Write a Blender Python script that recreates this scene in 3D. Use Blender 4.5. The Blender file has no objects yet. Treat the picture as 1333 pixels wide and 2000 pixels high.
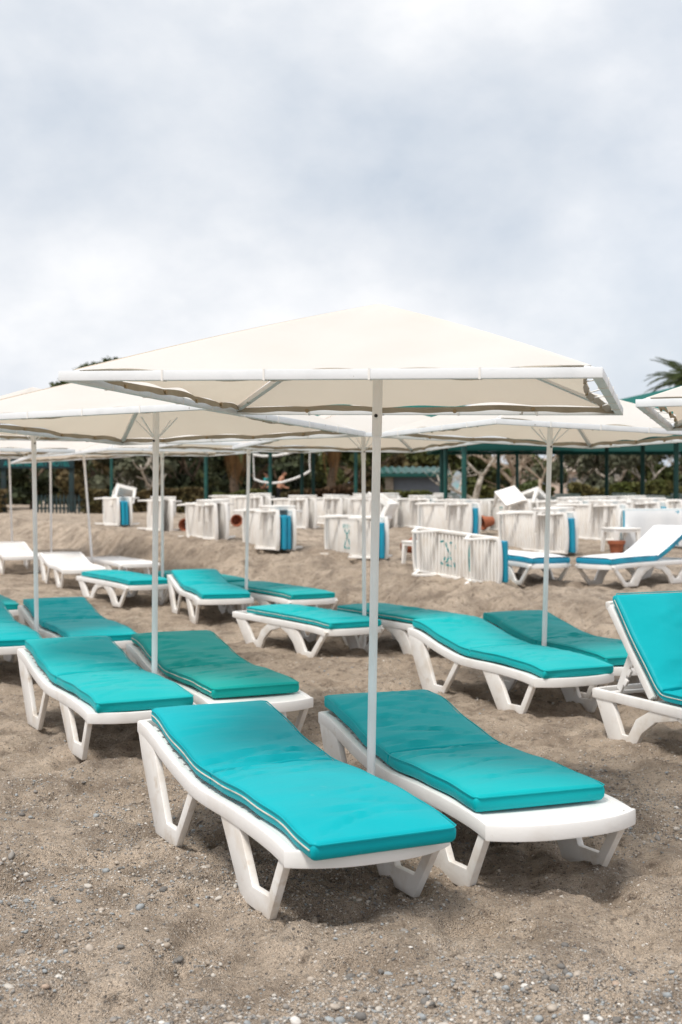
import bpy, bmesh, math, random
import numpy as np
from mathutils import Vector, Matrix

R = math.radians
SC = bpy.context.scene
COL = SC.collection
rng = np.random.default_rng(7)
random.seed(7)

# ------------------------------------------------------------------ camera
cam_d = bpy.data.cameras.new('camera')
cam_d.sensor_fit = 'VERTICAL'; cam_d.sensor_height = 36.0; cam_d.sensor_width = 24.0
cam_d.lens = 45.36
cam_d.clip_start = 0.1; cam_d.clip_end = 6000
cam_d.dof.use_dof = True; cam_d.dof.focus_distance = 6.0; cam_d.dof.aperture_fstop = 3.2
cam = bpy.data.objects.new('camera', cam_d); COL.objects.link(cam)
cam.location = (0, 0, 1.6); cam.rotation_euler = (R(90 - 0.841), 0, 0)
SC.camera = cam

# ------------------------------------------------------------------ sky and sun
SUN_EL, SUN_AZ = R(63), R(-148)         # azimuth measured from +Y towards +X: high, behind the camera's left shoulder
W = bpy.data.worlds.new('World'); SC.world = W; W.use_nodes = True
nt = W.node_tree; nt.nodes.clear()
def N(t, tree=None, **kw):
    n = (tree or nt).nodes.new(t)
    for k, v in kw.items(): setattr(n, k, v)
    return n
out = N('ShaderNodeOutputWorld'); mixs = N('ShaderNodeMixShader')
bg1 = N('ShaderNodeBackground'); bg2 = N('ShaderNodeBackground')
sky = N('ShaderNodeTexSky', sky_type='NISHITA', sun_disc=False, sun_elevation=SUN_EL, sun_rotation=SUN_AZ)
sky.dust_density = 2.0
nt.links.new(sky.outputs[0], bg1.inputs[0]); bg1.inputs[1].default_value = 0.12
tc = N('ShaderNodeTexCoord')
mp = N('ShaderNodeMapping'); nt.links.new(tc.outputs['Generated'], mp.inputs[0])
mp.inputs['Location'].default_value = (15.5, 3.2, 17.7); mp.inputs['Rotation'].default_value = (0, R(8), 0); mp.inputs['Scale'].default_value = (3.2, 3.2, 5.0)
n1 = N('ShaderNodeTexNoise'); n1.inputs['Scale'].default_value = 1.0; n1.inputs['Detail'].default_value = 8; n1.inputs['Roughness'].default_value = 0.56; n1.inputs['Distortion'].default_value = 0.05
nt.links.new(mp.outputs[0], n1.inputs['Vector'])
cr = N('ShaderNodeValToRGB'); nt.links.new(n1.outputs[0], cr.inputs[0])
e = cr.color_ramp.elements
e[0].position = 0.27; e[0].color = (0.46, 0.52, 0.60, 1)
e[1].position = 0.67; e[1].color = (0.86, 0.86, 0.862, 1)
x = cr.color_ramp.elements.new(0.47); x.color = (0.64, 0.67, 0.715, 1)
x = cr.color_ramp.elements.new(0.57); x.color = (0.76, 0.772, 0.795, 1)
nt.links.new(cr.outputs[0], bg2.inputs[0]); bg2.inputs[1].default_value = 0.75
n2 = N('ShaderNodeTexNoise'); n2.inputs['Scale'].default_value = 0.6; n2.inputs['Detail'].default_value = 4
mp2 = N('ShaderNodeMapping'); nt.links.new(tc.outputs['Generated'], mp2.inputs[0]); mp2.inputs['Location'].default_value = (9, 4, 2)
nt.links.new(mp2.outputs[0], n2.inputs['Vector'])
mr = N('ShaderNodeMapRange'); nt.links.new(n2.outputs[0], mr.inputs[0])
mr.inputs[1].default_value = 0.3; mr.inputs[2].default_value = 0.5; mr.inputs[3].default_value = 0.8; mr.inputs[4].default_value = 1.0
nt.links.new(mr.outputs[0], mixs.inputs[0]); nt.links.new(bg1.outputs[0], mixs.inputs[1]); nt.links.new(bg2.outputs[0], mixs.inputs[2])
nt.links.new(mixs.outputs[0], out.inputs[0])

sun_d = bpy.data.lights.new('sun', 'SUN'); sun_d.energy = 2.0; sun_d.angle = R(14); sun_d.color = (1.0, 0.95, 0.88)
sun = bpy.data.objects.new('sun', sun_d); COL.objects.link(sun)
sd = Vector((math.sin(SUN_AZ) * math.cos(SUN_EL), math.cos(SUN_AZ) * math.cos(SUN_EL), math.sin(SUN_EL)))
sun.rotation_euler = sd.to_track_quat('Z', 'Y').to_euler()
sun.location = (0, 0, 30)
SC.view_settings.view_transform = 'Standard'; SC.view_settings.look = 'None'
SC.view_settings.exposure = 0.76; SC.view_settings.gamma = 1.0; SC.view_settings.use_curve_mapping = False

# ------------------------------------------------------------------ materials
def mat(name, col, rough=0.6, spec=0.4, col2=None, nscale=6.0, lo=0.4, hi=0.65, bump=0.0, bscale=40.0, detail=5.0, spots=None, trans=0.0, island=0.0, coord='Object', tcol=None, stretch=None):
    m = bpy.data.materials.new(name); m.use_nodes = True
    t = m.node_tree; b = t.nodes['Principled BSDF']; o = t.nodes['Material Output']
    b.inputs['Roughness'].default_value = rough; b.inputs['Specular IOR Level'].default_value = spec
    b.inputs['Base Color'].default_value = (*col, 1)
    tc0 = N('ShaderNodeTexCoord', t); src = None
    oi = N('ShaderNodeObjectInfo', t); vm = N('ShaderNodeVectorMath', t, operation='MULTIPLY_ADD')
    t.links.new(oi.outputs['Random'], vm.inputs[0]); vm.inputs[1].default_value = (41, 67, 29); t.links.new(tc0.outputs[coord], vm.inputs[2])
    class tcn: outputs = {coord: vm.outputs[0]}
    if col2 is not None:
        n = N('ShaderNodeTexNoise', t); n.inputs['Scale'].default_value = nscale; n.inputs['Detail'].default_value = detail
        t.links.new(tcn.outputs[coord], n.inputs['Vector'])
        r = N('ShaderNodeMapRange', t); r.inputs[1].default_value = lo; r.inputs[2].default_value = hi
        t.links.new(n.outputs[0], r.inputs[0])
        mx = N('ShaderNodeMix', t, data_type='RGBA'); t.links.new(r.outputs[0], mx.inputs[0])
        mx.inputs[6].default_value = (*col, 1); mx.inputs[7].default_value = (*col2, 1); src = mx.outputs[2]
    if spots is not None:
        sc, th, c3, soft = (*spots, .04)[:4]
        n = N('ShaderNodeTexNoise', t); n.inputs['Scale'].default_value = sc; n.inputs['Detail'].default_value = 6; n.inputs['Roughness'].default_value = 0.65
        t.links.new(tcn.outputs[coord], n.inputs['Vector'])
        r = N('ShaderNodeMapRange', t); r.inputs[1].default_value = th; r.inputs[2].default_value = th + soft
        t.links.new(n.outputs[0], r.inputs[0])
        mx = N('ShaderNodeMix', t, data_type='RGBA'); t.links.new(r.outputs[0], mx.inputs[0])
        if src: t.links.new(src, mx.inputs[6])
        else: mx.inputs[6].default_value = (*col, 1)
        mx.inputs[7].default_value = (*c3, 1); src = mx.outputs[2]
    if island:
        g = N('ShaderNodeNewGeometry', t); hs = N('ShaderNodeHueSaturation', t)
        r = N('ShaderNodeMapRange', t); r.inputs[3].default_value = 1 - island; r.inputs[4].default_value = 1 + island
        t.links.new(g.outputs['Random Per Island'], r.inputs[0]); t.links.new(r.outputs[0], hs.inputs['Value'])
        if src: t.links.new(src, hs.inputs['Color'])
        else: hs.inputs['Color'].default_value = (*col, 1)
        src = hs.outputs[0]
    if src: t.links.new(src, b.inputs['Base Color'])
    if bump:
        n = N('ShaderNodeTexNoise', t); n.inputs['Scale'].default_value = bscale; n.inputs['Detail'].default_value = 5
        if stretch:
            mpn = N('ShaderNodeMapping', t); mpn.inputs['Scale'].default_value = stretch; t.links.new(tcn.outputs[coord], mpn.inputs[0]); t.links.new(mpn.outputs[0], n.inputs['Vector'])
        else: t.links.new(tcn.outputs[coord], n.inputs['Vector'])
        bp = N('ShaderNodeBump', t); bp.inputs['Strength'].default_value = bump; bp.inputs['Distance'].default_value = 0.01
        t.links.new(n.outputs[0], bp.inputs['Height']); t.links.new(bp.outputs[0], b.inputs['Normal'])
    if trans:
        tr = N('ShaderNodeBsdfTranslucent', t); ms = N('ShaderNodeMixShader', t); ms.inputs[0].default_value = trans
        if tcol: tr.inputs[0].default_value = (*tcol, 1)
        elif src: t.links.new(src, tr.inputs[0])
        else: tr.inputs[0].default_value = (*col, 1)
        t.links.new(b.outputs[0], ms.inputs[1]); t.links.new(tr.outputs[0], ms.inputs[2]); t.links.new(ms.outputs[0], o.inputs[0])
    return m

M = {}
M['plastic'] = mat('white_plastic', (.81, .795, .78), .38, .5, (.72, .69, .655), 5, .5, .75, .08, 60, spots=(9, .66, (.62, .56, .50), .10))
M['leg'] = mat('leg_plastic', (.81, .79, .765), .42, .5, (.68, .625, .56), 7, .48, .72, .1, 60, spots=(9, .58, (.60, .53, .45), .14))
M['oldplastic'] = mat('weathered_plastic', (.86, .84, .81), .5, .4, (.76, .71, .65), 4, .45, .75, .1, 50, spots=(8, .70, (.47, .38, .29)))
M['paint'] = mat('white_painted_steel', (.79, .81, .83), .38, .5, (.71, .73, .75), 9, .45, .75, .05, 80, spots=(16, .665, (.30, .27, .23)))
M['pole'] = mat('pole_paint', (.86, .865, .87), .32, .5, (.70, .70, .69), 3, .4, .8, .03, 90, spots=(26, .74, (.35, .32, .28)))
M['canopy'] = mat('canopy_fabric', (.785, .76, .74), .85, .2, (.74, .71, .68), 1.6, .4, .7, .12, 14, spots=(3.2, .68, (.66, .57, .46), .16), trans=.36, tcol=(.80, .67, .53))
M['hem'] = mat('shaded_hem', (.36, .32, .255), .8, .2, (.28, .245, .19), 6, .4, .7, .1, 90, trans=.1)  # doubled canopy cloth; shade on its inner side is put into the dark colour
M['cord'] = mat('cord', (.82, .80, .77), .7, .3)
M['brass'] = mat('brass_eyelet', (.30, .22, .12), .35, .6)
def vinyl(name, c, c2, fade=(.30, .55, .55)):
    return mat(name, c, .50, .17, c2, 2.6, .38, .72, .42, 3.0, detail=5, spots=(4.0, .66, fade, .34), stretch=(1.0, 3.6, 1.5))
TEAL = [vinyl('teal_vinyl_bright', (.0, .37, .425), (.0, .335, .39)),
        vinyl('teal_vinyl', (.0, .385, .415), (.0, .35, .385)),
        vinyl('teal_vinyl_green', (.002, .35, .32), (.002, .315, .28)),
        vinyl('teal_vinyl_faded', (.0, .385, .41), (.015, .41, .43)),
        vinyl('teal_vinyl_deep', (.001, .33, .34), (.002, .30, .30))]
M['piping'] = mat('piping', (.60, .57, .50), .6, .3, (.35, .38, .34), 12, .45, .7)
M['blue'] = mat('blue_vinyl', (.004, .30, .44), .42, .4, (.02, .23, .38), 4, .4, .7, .15, 8)
M['whitevinyl'] = mat('white_vinyl', (.80, .81, .82), .45, .4, (.70, .72, .74), 3, .4, .75, .15, 7)
M['green'] = mat('dark_green_paint', (.006, .062, .054), .45, .4, (.010, .085, .07), 5, .4, .7)
M['greenroof'] = mat('green_tarpaulin', (.004, .14, .12), .65, .3, (.006, .11, .095), .8, .35, .7, .1, 6, trans=.2, tcol=(.05, .20, .18))
M['terracotta'] = mat('terracotta', (.36, .125, .065), .8, .2, (.27, .085, .045), 14, .4, .7, .2, 60)
M['black'] = mat('black_plastic', (.02, .02, .02), .5, .3)
M['teal_spray'] = mat('teal_spray_paint', (.03, .36, .36), .6, .3, (.015, .20, .22), 18, .4, .65)
M['skin'] = mat('skin', (.52, .27, .17), .55, .4, (.45, .22, .14), 9)
M['hair'] = mat('hair', (.025, .016, .012), .7, .3)
M['trousers'] = mat('black_trousers', (.012, .012, .014), .85, .2)
M['shirt'] = mat('turquoise_shirt', (.05, .42, .43), .85, .2, (.04, .36, .38), 10)
M['bark'] = mat('bark', (.16, .115, .08), .9, .2, (.09, .065, .045), 9, .4, .65, .5, 25)
M['palebark'] = mat('pale_bark', (.62, .56, .49), .9, .2, (.30, .25, .20), 7, .4, .65, .5, 22)
M['twig'] = mat('twig', (.50, .41, .32), .9, .2, (.30, .22, .16), 5)
M['leaf_dark'] = mat('leaf_dark', (.040, .052, .024), .6, .3, (.062, .070, .028), .8, .4, .65, trans=.25, island=.45)
M['leaf_mid'] = mat('leaf_mid', (.075, .095, .030), .6, .3, (.115, .115, .035), .7, .4, .65, trans=.3, island=.4)
M['leaf_olive'] = mat('leaf_olive', (.12, .125, .08), .6, .3, (.085, .09, .05), .8, .4, .65, trans=.25, island=.4)
M['leaf_pine'] = mat('leaf_pine', (.05, .065, .018), .6, .3, (.075, .09, .022), .9, .4, .65, trans=.2, island=.35)
M['leaf_brown'] = mat('leaf_brown', (.13, .095, .045), .7, .2, (.085, .075, .03), .9, .4, .65, trans=.2, island=.4)
M['hedge_green'] = mat('hedge_green', (.105, .125, .035), .65, .3, (.14, .12, .045), .9, .4, .65, trans=.2, island=.4)
M['hedge_red'] = mat('hedge_red', (.105, .062, .034), .65, .3, (.085, .08, .03), .8, .4, .65, trans=.2, island=.4)
M['frond'] = mat('palm_frond', (.085, .105, .035), .55, .3, (.065, .09, .03), 2, .4, .65, trans=.25)
M['dryfrond'] = mat('dry_palm_frond', (.34, .20, .09), .8, .2, (.24, .13, .055), 2, .4, .65, trans=.2)
M['stone'] = mat('stone', (.38, .33, .27), .85, .2, (.28, .23, .19), 4, .4, .6, .4, 20)
M['greywall'] = mat('grey_wall', (.17, .19, .22), .8, .2, (.14, .155, .18), 2, .4, .7, .1, 30)
M['wood'] = mat('dark_green_wood', (.018, .04, .042), .7, .3, (.03, .035, .035), 6, .4, .7, .2, 20)
M['signboard'] = mat('dark_signboard', (.010, .030, .036), .6, .3)
M['letter'] = mat('teal_letter', (.015, .24, .24), .5, .3)
M['house'] = mat('pale_render', (.58, .47, .40), .85, .2, (.50, .41, .35), 1.5, .4, .7)
M['board'] = mat('grey_board', (.35, .40, .44), .45, .4, (.25, .50, .52), 2.2, .5, .62)

def ground_mat():
    m = bpy.data.materials.new('sand'); m.use_nodes = True
    t = m.node_tree; b = t.nodes['Principled BSDF']; L = t.links.new
    b.inputs['Roughness'].default_value = .92; b.inputs['Specular IOR Level'].default_value = .15
    g = N('ShaderNodeNewGeometry', t)
    def noise(s, d=5, r=.55, dist=0):
        n = N('ShaderNodeTexNoise', t); n.inputs['Scale'].default_value = s; n.inputs['Detail'].default_value = d; n.inputs['Roughness'].default_value = r
        n.inputs['Distortion'].default_value = dist; L(g.outputs['Position'], n.inputs['Vector']); return n.outputs[0]
    def rngm(i, a, c, lo=0., hi=1.):
        r = N('ShaderNodeMapRange', t); r.inputs[1].default_value = a; r.inputs[2].default_value = c; r.inputs[3].default_value = lo; r.inputs[4].default_value = hi; L(i, r.inputs[0]); return r.outputs[0]
    def mix(f, a, c, mode='MIX'):
        x = N('ShaderNodeMix', t, data_type='RGBA', blend_type=mode)
        if isinstance(f, float): x.inputs[0].default_value = f
        else: L(f, x.inputs[0])
        for i, v in ((6, a), (7, c)):
            if isinstance(v, tuple): x.inputs[i].default_value = (*v, 1)
            else: L(v, x.inputs[i])
        return x.outputs[2]
    c = mix(rngm(noise(.55, 4), .38, .64), (.60, .49, .385), (.465, .375, .292))
    c = mix(rngm(noise(3.2, 6, .6), .42, .66), c, (.29, .23, .178))
    c = mix(rngm(noise(14, 5, .65), .55, .70), c, (.18, .14, .108))
    c = mix(rngm(noise(46, 4, .7), .60, .68, 0., .75), c, (.12, .095, .078))
    c = mix(rngm(noise(70, 3, .6), .66, .72, 0., .8), c, (.60, .53, .45))
    # grit: scattered small stones of several tones, denser near the water line
    sp = N('ShaderNodeSeparateXYZ', t); L(g.outputs['Position'], sp.inputs[0])
    near = rngm(sp.outputs[1], 4.8, 10., 1., .3); patch = rngm(noise(1.3, 5, .6), .36, .62, .25, 1.)
    dens = N('ShaderNodeMath', t, operation='MULTIPLY'); L(near, dens.inputs[0]); L(patch, dens.inputs[1])
    for sc, amt in ((58, .42), (120, .58), (210, .68)):
        v = N('ShaderNodeTexVoronoi', t); v.inputs['Scale'].default_value = sc; L(g.outputs['Position'], v.inputs['Vector'])
        sepc = N('ShaderNodeSeparateColor', t); L(v.outputs['Color'], sepc.inputs[0])
        gr = N('ShaderNodeValToRGB', t); L(sepc.outputs[0], gr.inputs[0])
        el = gr.color_ramp.elements; el[0].color = (.10, .09, .085, 1); el[1].color = (.82, .77, .71, 1); el[0].position = .04; el[1].position = .98
        for p_, c_ in ((.22, (.19, .165, .145, 1)), (.45, (.34, .29, .24, 1)), (.75, (.50, .43, .36, 1)), (.9, (.62, .56, .50, 1))):
            q = el.new(p_); q.color = c_
        th = N('ShaderNodeMath', t, operation='MULTIPLY'); L(dens.outputs[0], th.inputs[0]); th.inputs[1].default_value = amt
        on = N('ShaderNodeMath', t, operation='LESS_THAN'); L(sepc.outputs[1], on.inputs[0]); L(th.outputs[0], on.inputs[1])
        inside = rngm(v.outputs['Distance'], .30, .48, 1., 0.)
        f = N('ShaderNodeMath', t, operation='MULTIPLY'); L(on.outputs[0], f.inputs[0]); L(inside, f.inputs[1])
        c = mix(f.outputs[0], c, gr.outputs[0])
    L(c, b.inputs['Base Color'])
    # relief
    ad = N('ShaderNodeMath', t, operation='MULTIPLY_ADD'); L(noise(34, 4, .55), ad.inputs[0]); ad.inputs[1].default_value = .8
    vd = N('ShaderNodeMath', t, operation='MULTIPLY'); L(v.outputs['Distance'], vd.inputs[0]); vd.inputs[1].default_value = -.35; L(vd.outputs[0], ad.inputs[2])
    a2 = N('ShaderNodeMath', t, operation='MULTIPLY_ADD'); L(noise(9, 4, .6), a2.inputs[0]); a2.inputs[1].default_value = 1.6; L(ad.outputs[0], a2.inputs[2])
    bp = N('ShaderNodeBump', t); bp.inputs['Strength'].default_value = 1.0; bp.inputs['Distance'].default_value = .030; L(a2.outputs[0], bp.inputs['Height']); L(bp.outputs[0], b.inputs['Normal'])
    return m
M['sand'] = ground_mat()
def pebble_mat():
    m = bpy.data.materials.new('pebble'); m.use_nodes = True
    t = m.node_tree; b = t.nodes['Principled BSDF']; b.inputs['Roughness'].default_value = .75
    g = N('ShaderNodeNewGeometry', t); r = N('ShaderNodeValToRGB', t); t.links.new(g.outputs['Random Per Island'], r.inputs[0])
    el = r.color_ramp.elements; r.color_ramp.interpolation = 'CONSTANT'
    el[0].position = 0; el[0].color = (.16, .15, .14, 1); el[1].position = .985; el[1].color = (.40, .30, .23, 1)
    for p_, c_ in ((.16, (.28, .26, .24)), (.34, (.36, .30, .24)), (.52, (.44, .38, .32)), (.66, (.31, .33, .34)), (.84, (.52, .48, .43)), (.945, (.68, .65, .61))):
        q = el.new(p_); q.color = (*c_, 1)
    tcn = N('ShaderNodeTexCoord', t); n = N('ShaderNodeTexNoise', t); n.inputs['Scale'].default_value = 60; t.links.new(tcn.outputs['Object'], n.inputs['Vector'])
    mx = N('ShaderNodeMix', t, data_type='RGBA', blend_type='MULTIPLY'); mx.inputs[0].default_value = .55; t.links.new(r.outputs[0], mx.inputs[6]); t.links.new(n.outputs[0], mx.inputs[7])
    hs = N('ShaderNodeHueSaturation', t); hs.inputs['Value'].default_value = 1.25; t.links.new(mx.outputs[2], hs.inputs['Color']); t.links.new(hs.outputs[0], b.inputs['Base Color'])
    return m
M['pebble'] = pebble_mat()

# ------------------------------------------------------------------ helpers
def link(o, parent=None):
    COL.objects.link(o)
    if parent is not None: o.parent = parent
    return o
def mesh(name, V, F, m=None, smooth=False):
    me = bpy.data.meshes.new(name); me.from_pydata([tuple(v) for v in V], [], [tuple(f) for f in F])
    if m is not None: me.materials.append(m)
    if smooth: me.polygons.foreach_set('use_smooth', [True] * len(me.polygons))
    me.update(); return me
def ob(name, me, parent=None): return link(bpy.data.objects.new(name, me), parent)
def tag(o, label, cat, group=None, kind=None):
    if label: o['label'] = label
    if cat: o['category'] = cat
    if group: o['group'] = group
    if kind: o['kind'] = kind
    return o
def empty(name, mw=None):
    o = bpy.data.objects.new(name, None); o.empty_display_size = .2; COL.objects.link(o)
    if mw is not None: o.matrix_world = mw
    return o
def copy_tree(o, parent=None, mw=None):
    c = o.copy(); COL.objects.link(c)
    for k in ('label', 'category', 'group'):
        if parent is None and k in c: del c[k]
    c.parent = parent
    if mw is not None: c.matrix_world = mw
    for ch in o.children: copy_tree(ch, c)
    return c
def bm_mesh(name, bm, m, smooth=False, ang=None):
    me = bpy.data.meshes.new(name); bm.normal_update(); bm.to_mesh(me); bm.free()
    if m is not None: me.materials.append(m)
    if smooth:
        me.polygons.foreach_set('use_smooth', [True] * len(me.polygons))
        if ang: me.set_sharp_from_angle(angle=R(ang))
    return me
def bm_box(bm, c, s, mw=None, bev=0.0):
    r = bmesh.ops.create_cube(bm, size=1.0); vs = r['verts']
    for v in vs: v.co = Vector((v.co.x * s[0], v.co.y * s[1], v.co.z * s[2]))
    if bev:
        es = list({e for v in vs for e in v.link_edges})
        rr = bmesh.ops.bevel(bm, geom=es, offset=bev, segments=2, affect='EDGES', profile=.6)
        vs = list({v for f in rr['faces'] for v in f.verts} | {v for v in vs if v.is_valid})
    for v in vs:
        v.co = v.co + Vector(c)
        if mw is not None: v.co = mw @ v.co
    return vs
def box_mesh(name, s, m, bev=.004, c=(0, 0, 0)):
    bm = bmesh.new(); bm_box(bm, c, s, None, bev); return bm_mesh(name, bm, m, bev > 0, 40)
def frames(path):
    P = [Vector(p) for p in path]; fr = []; up = Vector((0, 0, 1))
    for i in range(len(P)):
        d = (P[min(i + 1, len(P) - 1)] - P[max(i - 1, 0)]).normalized()
        u = up if abs(d.z) < .95 else Vector((0, 1, 0))
        a = d.cross(u).normalized(); b_ = a.cross(d).normalized(); fr.append((P[i], a, b_))
    return fr
def tube_vf(path, rad, n=8, sq=None):
    """round tube (radius list or number) or rectangular bar (sq=(w,h)) along a path"""
    V, F = [], []; fr = frames(path)
    for i, (p, a, b_) in enumerate(fr):
        if sq:
            w, h = sq[0] / 2, sq[1] / 2
            ring = [p + a * (sx * w) + b_ * (sy * h) for sx, sy in ((-1, -1), (1, -1), (1, 1), (-1, 1))]
        else:
            r_ = rad[i] if hasattr(rad, '__len__') else rad
            ring = [p + (a * math.cos(2 * math.pi * k / n) + b_ * math.sin(2 * math.pi * k / n)) * r_ for k in range(n)]
        V += ring
    k = 4 if sq else n
    for i in range(len(fr) - 1):
        for j in range(k):
            F.append((i * k + j, i * k + (j + 1) % k, (i + 1) * k + (j + 1) % k, (i + 1) * k + j))
    F.append(tuple(range(k))[::-1]); F.append(tuple((len(fr) - 1) * k + j for j in range(k)))
    return V, F
def tube(name, path, rad, m, n=8, sq=None, smooth=True):
    V, F = tube_vf(path, rad, n, sq); me = mesh(name, V, F, m, smooth and not sq)
    if smooth and not sq: me.set_sharp_from_angle(angle=R(50))
    return me
def bars_bevel(name, path, sq, m, bev=.004):
    V, F = tube_vf(path, 0, 4, sq); bm = bmesh.new(); bv = [bm.verts.new(v) for v in V]
    for f in F: bm.faces.new([bv[i] for i in f])
    bmesh.ops.recalc_face_normals(bm, faces=bm.faces)
    es = [e_ for e_ in bm.edges if len(e_.link_faces) == 2 and e_.calc_face_angle(0) > R(50)]
    bmesh.ops.bevel(bm, geom=es, offset=bev, segments=2, affect='EDGES', profile=.6)
    return bm_mesh(name, bm, m, True, 35)
def extrude_poly(name, poly, thick, m, bev=.006, shear=None):
    """2-D polygon in (s,z) extruded along x by thick; shear moves x with z"""
    bm = bmesh.new(); vs = [bm.verts.new((-thick / 2, s, z)) for s, z in poly]
    es = [bm.edges.new((vs[i], vs[(i + 1) % len(vs)])) for i in range(len(vs))]
    bmesh.ops.triangle_fill(bm, use_beauty=True, use_dissolve=False, edges=es)
    fs = list(bm.faces)
    r = bmesh.ops.extrude_face_region(bm, geom=fs)
    bmesh.ops.translate(bm, verts=[v for v in r['geom'] if isinstance(v, bmesh.types.BMVert)], vec=(thick, 0, 0))
    bmesh.ops.recalc_face_normals(bm, faces=bm.faces)
    es = [e_ for e_ in bm.edges if len(e_.link_faces) == 2 and e_.calc_face_angle(0) > R(25)]
    if bev: bmesh.ops.bevel(bm, geom=es, offset=bev, segments=2, affect='EDGES', profile=.6, clamp_overlap=True)
    if shear:
        for v in bm.verts: v.co.x += shear(v.co.z)
    return bm_mesh(name, bm, m, True, 35)
def quads(name, C, U, Wv, m):
    """many separate quads: centres C, half vectors U, Wv (n x 3)"""
    n = len(C); V = np.stack([C - U - Wv, C + U - Wv, C + U + Wv, C - U + Wv], 1).reshape(-1, 3)
    me = bpy.data.meshes.new(name); me.vertices.add(4 * n); me.vertices.foreach_set('co', V.astype(np.float32).ravel())
    me.loops.add(4 * n); me.loops.foreach_set('vertex_index', np.arange(4 * n, dtype=np.int32))
    me.polygons.add(n); me.polygons.foreach_set('loop_start', np.arange(0, 4 * n, 4, dtype=np.int32)); me.polygons.foreach_set('loop_total', np.full(n, 4, np.int32))
    me.materials.append(m); me.update(calc_edges=True); return me

# ------------------------------------------------------------------ terrain
TX = np.array([-80, -20, -9.5, -4.6, -2.27, .25, 1.93, 4, 8, 20, 80.]); TY = np.array([170, 58, 36, 25.8, 21.5, 18.5, 14.6, 12., 9., 4, -20.])
WX = np.array([-20, -6.1, -2.4, .27, 2.28, 6]); WW = np.array([1.6, 1.3, 1.5, 1.9, 3.0, 3.4])
UY = np.array([0, 10, 14, 17, 18.5, 20.5, 23, 27, 32, 40, 60, 80]); UZ = np.array([.2, .23, .26, .30, .34, .50, .68, .77, .82, .87, .90, .9])
def smst(t): t = np.clip(t, 0, 1); return t * t * (3 - 2 * t)
def bank_t(x, y): return (y - np.interp(x, TX, TY)) / np.interp(x, WX, WW)
def terr(x, y):
    x = np.asarray(x, float); y = np.asarray(y, float)
    lo = .42 * smst((y - 11.5) / 22.); up = np.interp(y, UY, UZ)
    return lo + (np.maximum(up, lo + .05) - lo) * smst(bank_t(x, y))
def tz(x, y): return float(terr(x, y))
_perm = rng.random((256, 256))
def vnoise(x, y):
    xi = np.floor(x).astype(int); yi = np.floor(y).astype(int); fx = smst(x - xi); fy = smst(y - yi)
    a = _perm[xi & 255, yi & 255]; b_ = _perm[(xi + 1) & 255, yi & 255]; c = _perm[xi & 255, (yi + 1) & 255]; d = _perm[(xi + 1) & 255, (yi + 1) & 255]
    return (a * (1 - fx) + b_ * fx) * (1 - fy) + (c * (1 - fx) + d * fx) * fy - .5
def relief(x, y):
    z = vnoise(x * .7 + 3, y * .7) * .05 + vnoise(x * 2.3 + 9, y * 2.3 + 1) * .034 + vnoise(x * 6 + 2, y * 6 + 5) * .046
    z = z + vnoise(x * 13 + 4, y * 13) * .040 + vnoise(x * 31, y * 31 + 7) * .021
    # scuffs and old footprints: small round hollows
    d = vnoise(x * 3.7 + 31, y * 3.7 + 17); z = z - .05 * smst((d - .16) / .2); d2 = vnoise(x * 2.1 + 77, y * 2.1 + 8); z = z - .05 * smst((d2 - .2) / .18)
    t = bank_t(x, y); k = np.exp(-((t - .5) / .75) ** 2)
    z = z + k * (vnoise(x * 1.1 + 40, y * 1.1 + 12) * .24 + vnoise(x * 2.8 + 5, y * 2.8 + 22) * .19 + vnoise(x * 7, y * 7 + 3) * .11 + vnoise(x * 16, y * 16 + 3) * .055)
    for px_, py_ in ((.131, 5.86), (-1.246, 8.58), (1.612, 10.28), (.236, 12.95), (-2.76, 11.7), (-1.18, 16.0)):
        z = z + .05 * np.exp(-((x - px_) ** 2 + (y - py_) ** 2) / .02)
    far = np.clip((y - 60) / 100, 0, 1)
    return z * (1 - far)
def axis(parts):
    a = [parts[0][0]]
    for s, e_, st in parts:
        n = max(1, int(round((e_ - s) / st))); a += list(np.linspace(s, e_, n + 1)[1:])
    return np.array(a)
ax = axis([(-2000, -400, 400), (-400, -80, 40), (-80, -20, 4), (-20, -8, .5), (-8, -3, .08), (-3, 3, .022), (3, 8, .08), (8, 20, .5), (20, 80, 4), (80, 400, 40), (400, 2000, 400)])
ay = axis([(-300, -40, 40), (-40, -4, 4), (-4, 2.4, .4), (2.4, 8, .020), (8, 14, .045), (14, 27, .075), (27, 45, .3), (45, 100, 2), (100, 500, 40), (500, 3000, 250)])
gx, gy = np.meshgrid(ax, ay); nx, ny = len(ax), len(ay)
gz = terr(gx, gy) + relief(gx, gy)
V = np.stack([gx, gy, gz], -1).reshape(-1, 3).astype(np.float32)
idx = np.arange(nx * ny, dtype=np.int32).reshape(ny, nx)
Q = np.stack([idx[:-1, :-1], idx[:-1, 1:], idx[1:, 1:], idx[1:, :-1]], -1).reshape(-1, 4)
me = bpy.data.meshes.new('ground'); me.vertices.add(len(V)); me.vertices.foreach_set('co', V.ravel())
me.loops.add(Q.size); me.loops.foreach_set('vertex_index', Q.ravel()); me.polygons.add(len(Q))
me.polygons.foreach_set('loop_start', np.arange(0, Q.size, 4, dtype=np.int32)); me.polygons.foreach_set('loop_total', np.full(len(Q), 4, np.int32))
me.polygons.foreach_set('use_smooth', np.ones(len(Q), bool)); me.materials.append(M['sand']); me.update(calc_edges=True)
ground = ob('ground', me); tag(ground, 'brown sandy beach strewn with grit, rising over a low bank', None, None, 'structure')
def gz_at(x, y): return tz(x, y) + float(relief(np.array([x]), np.array([y]))[0])

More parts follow.
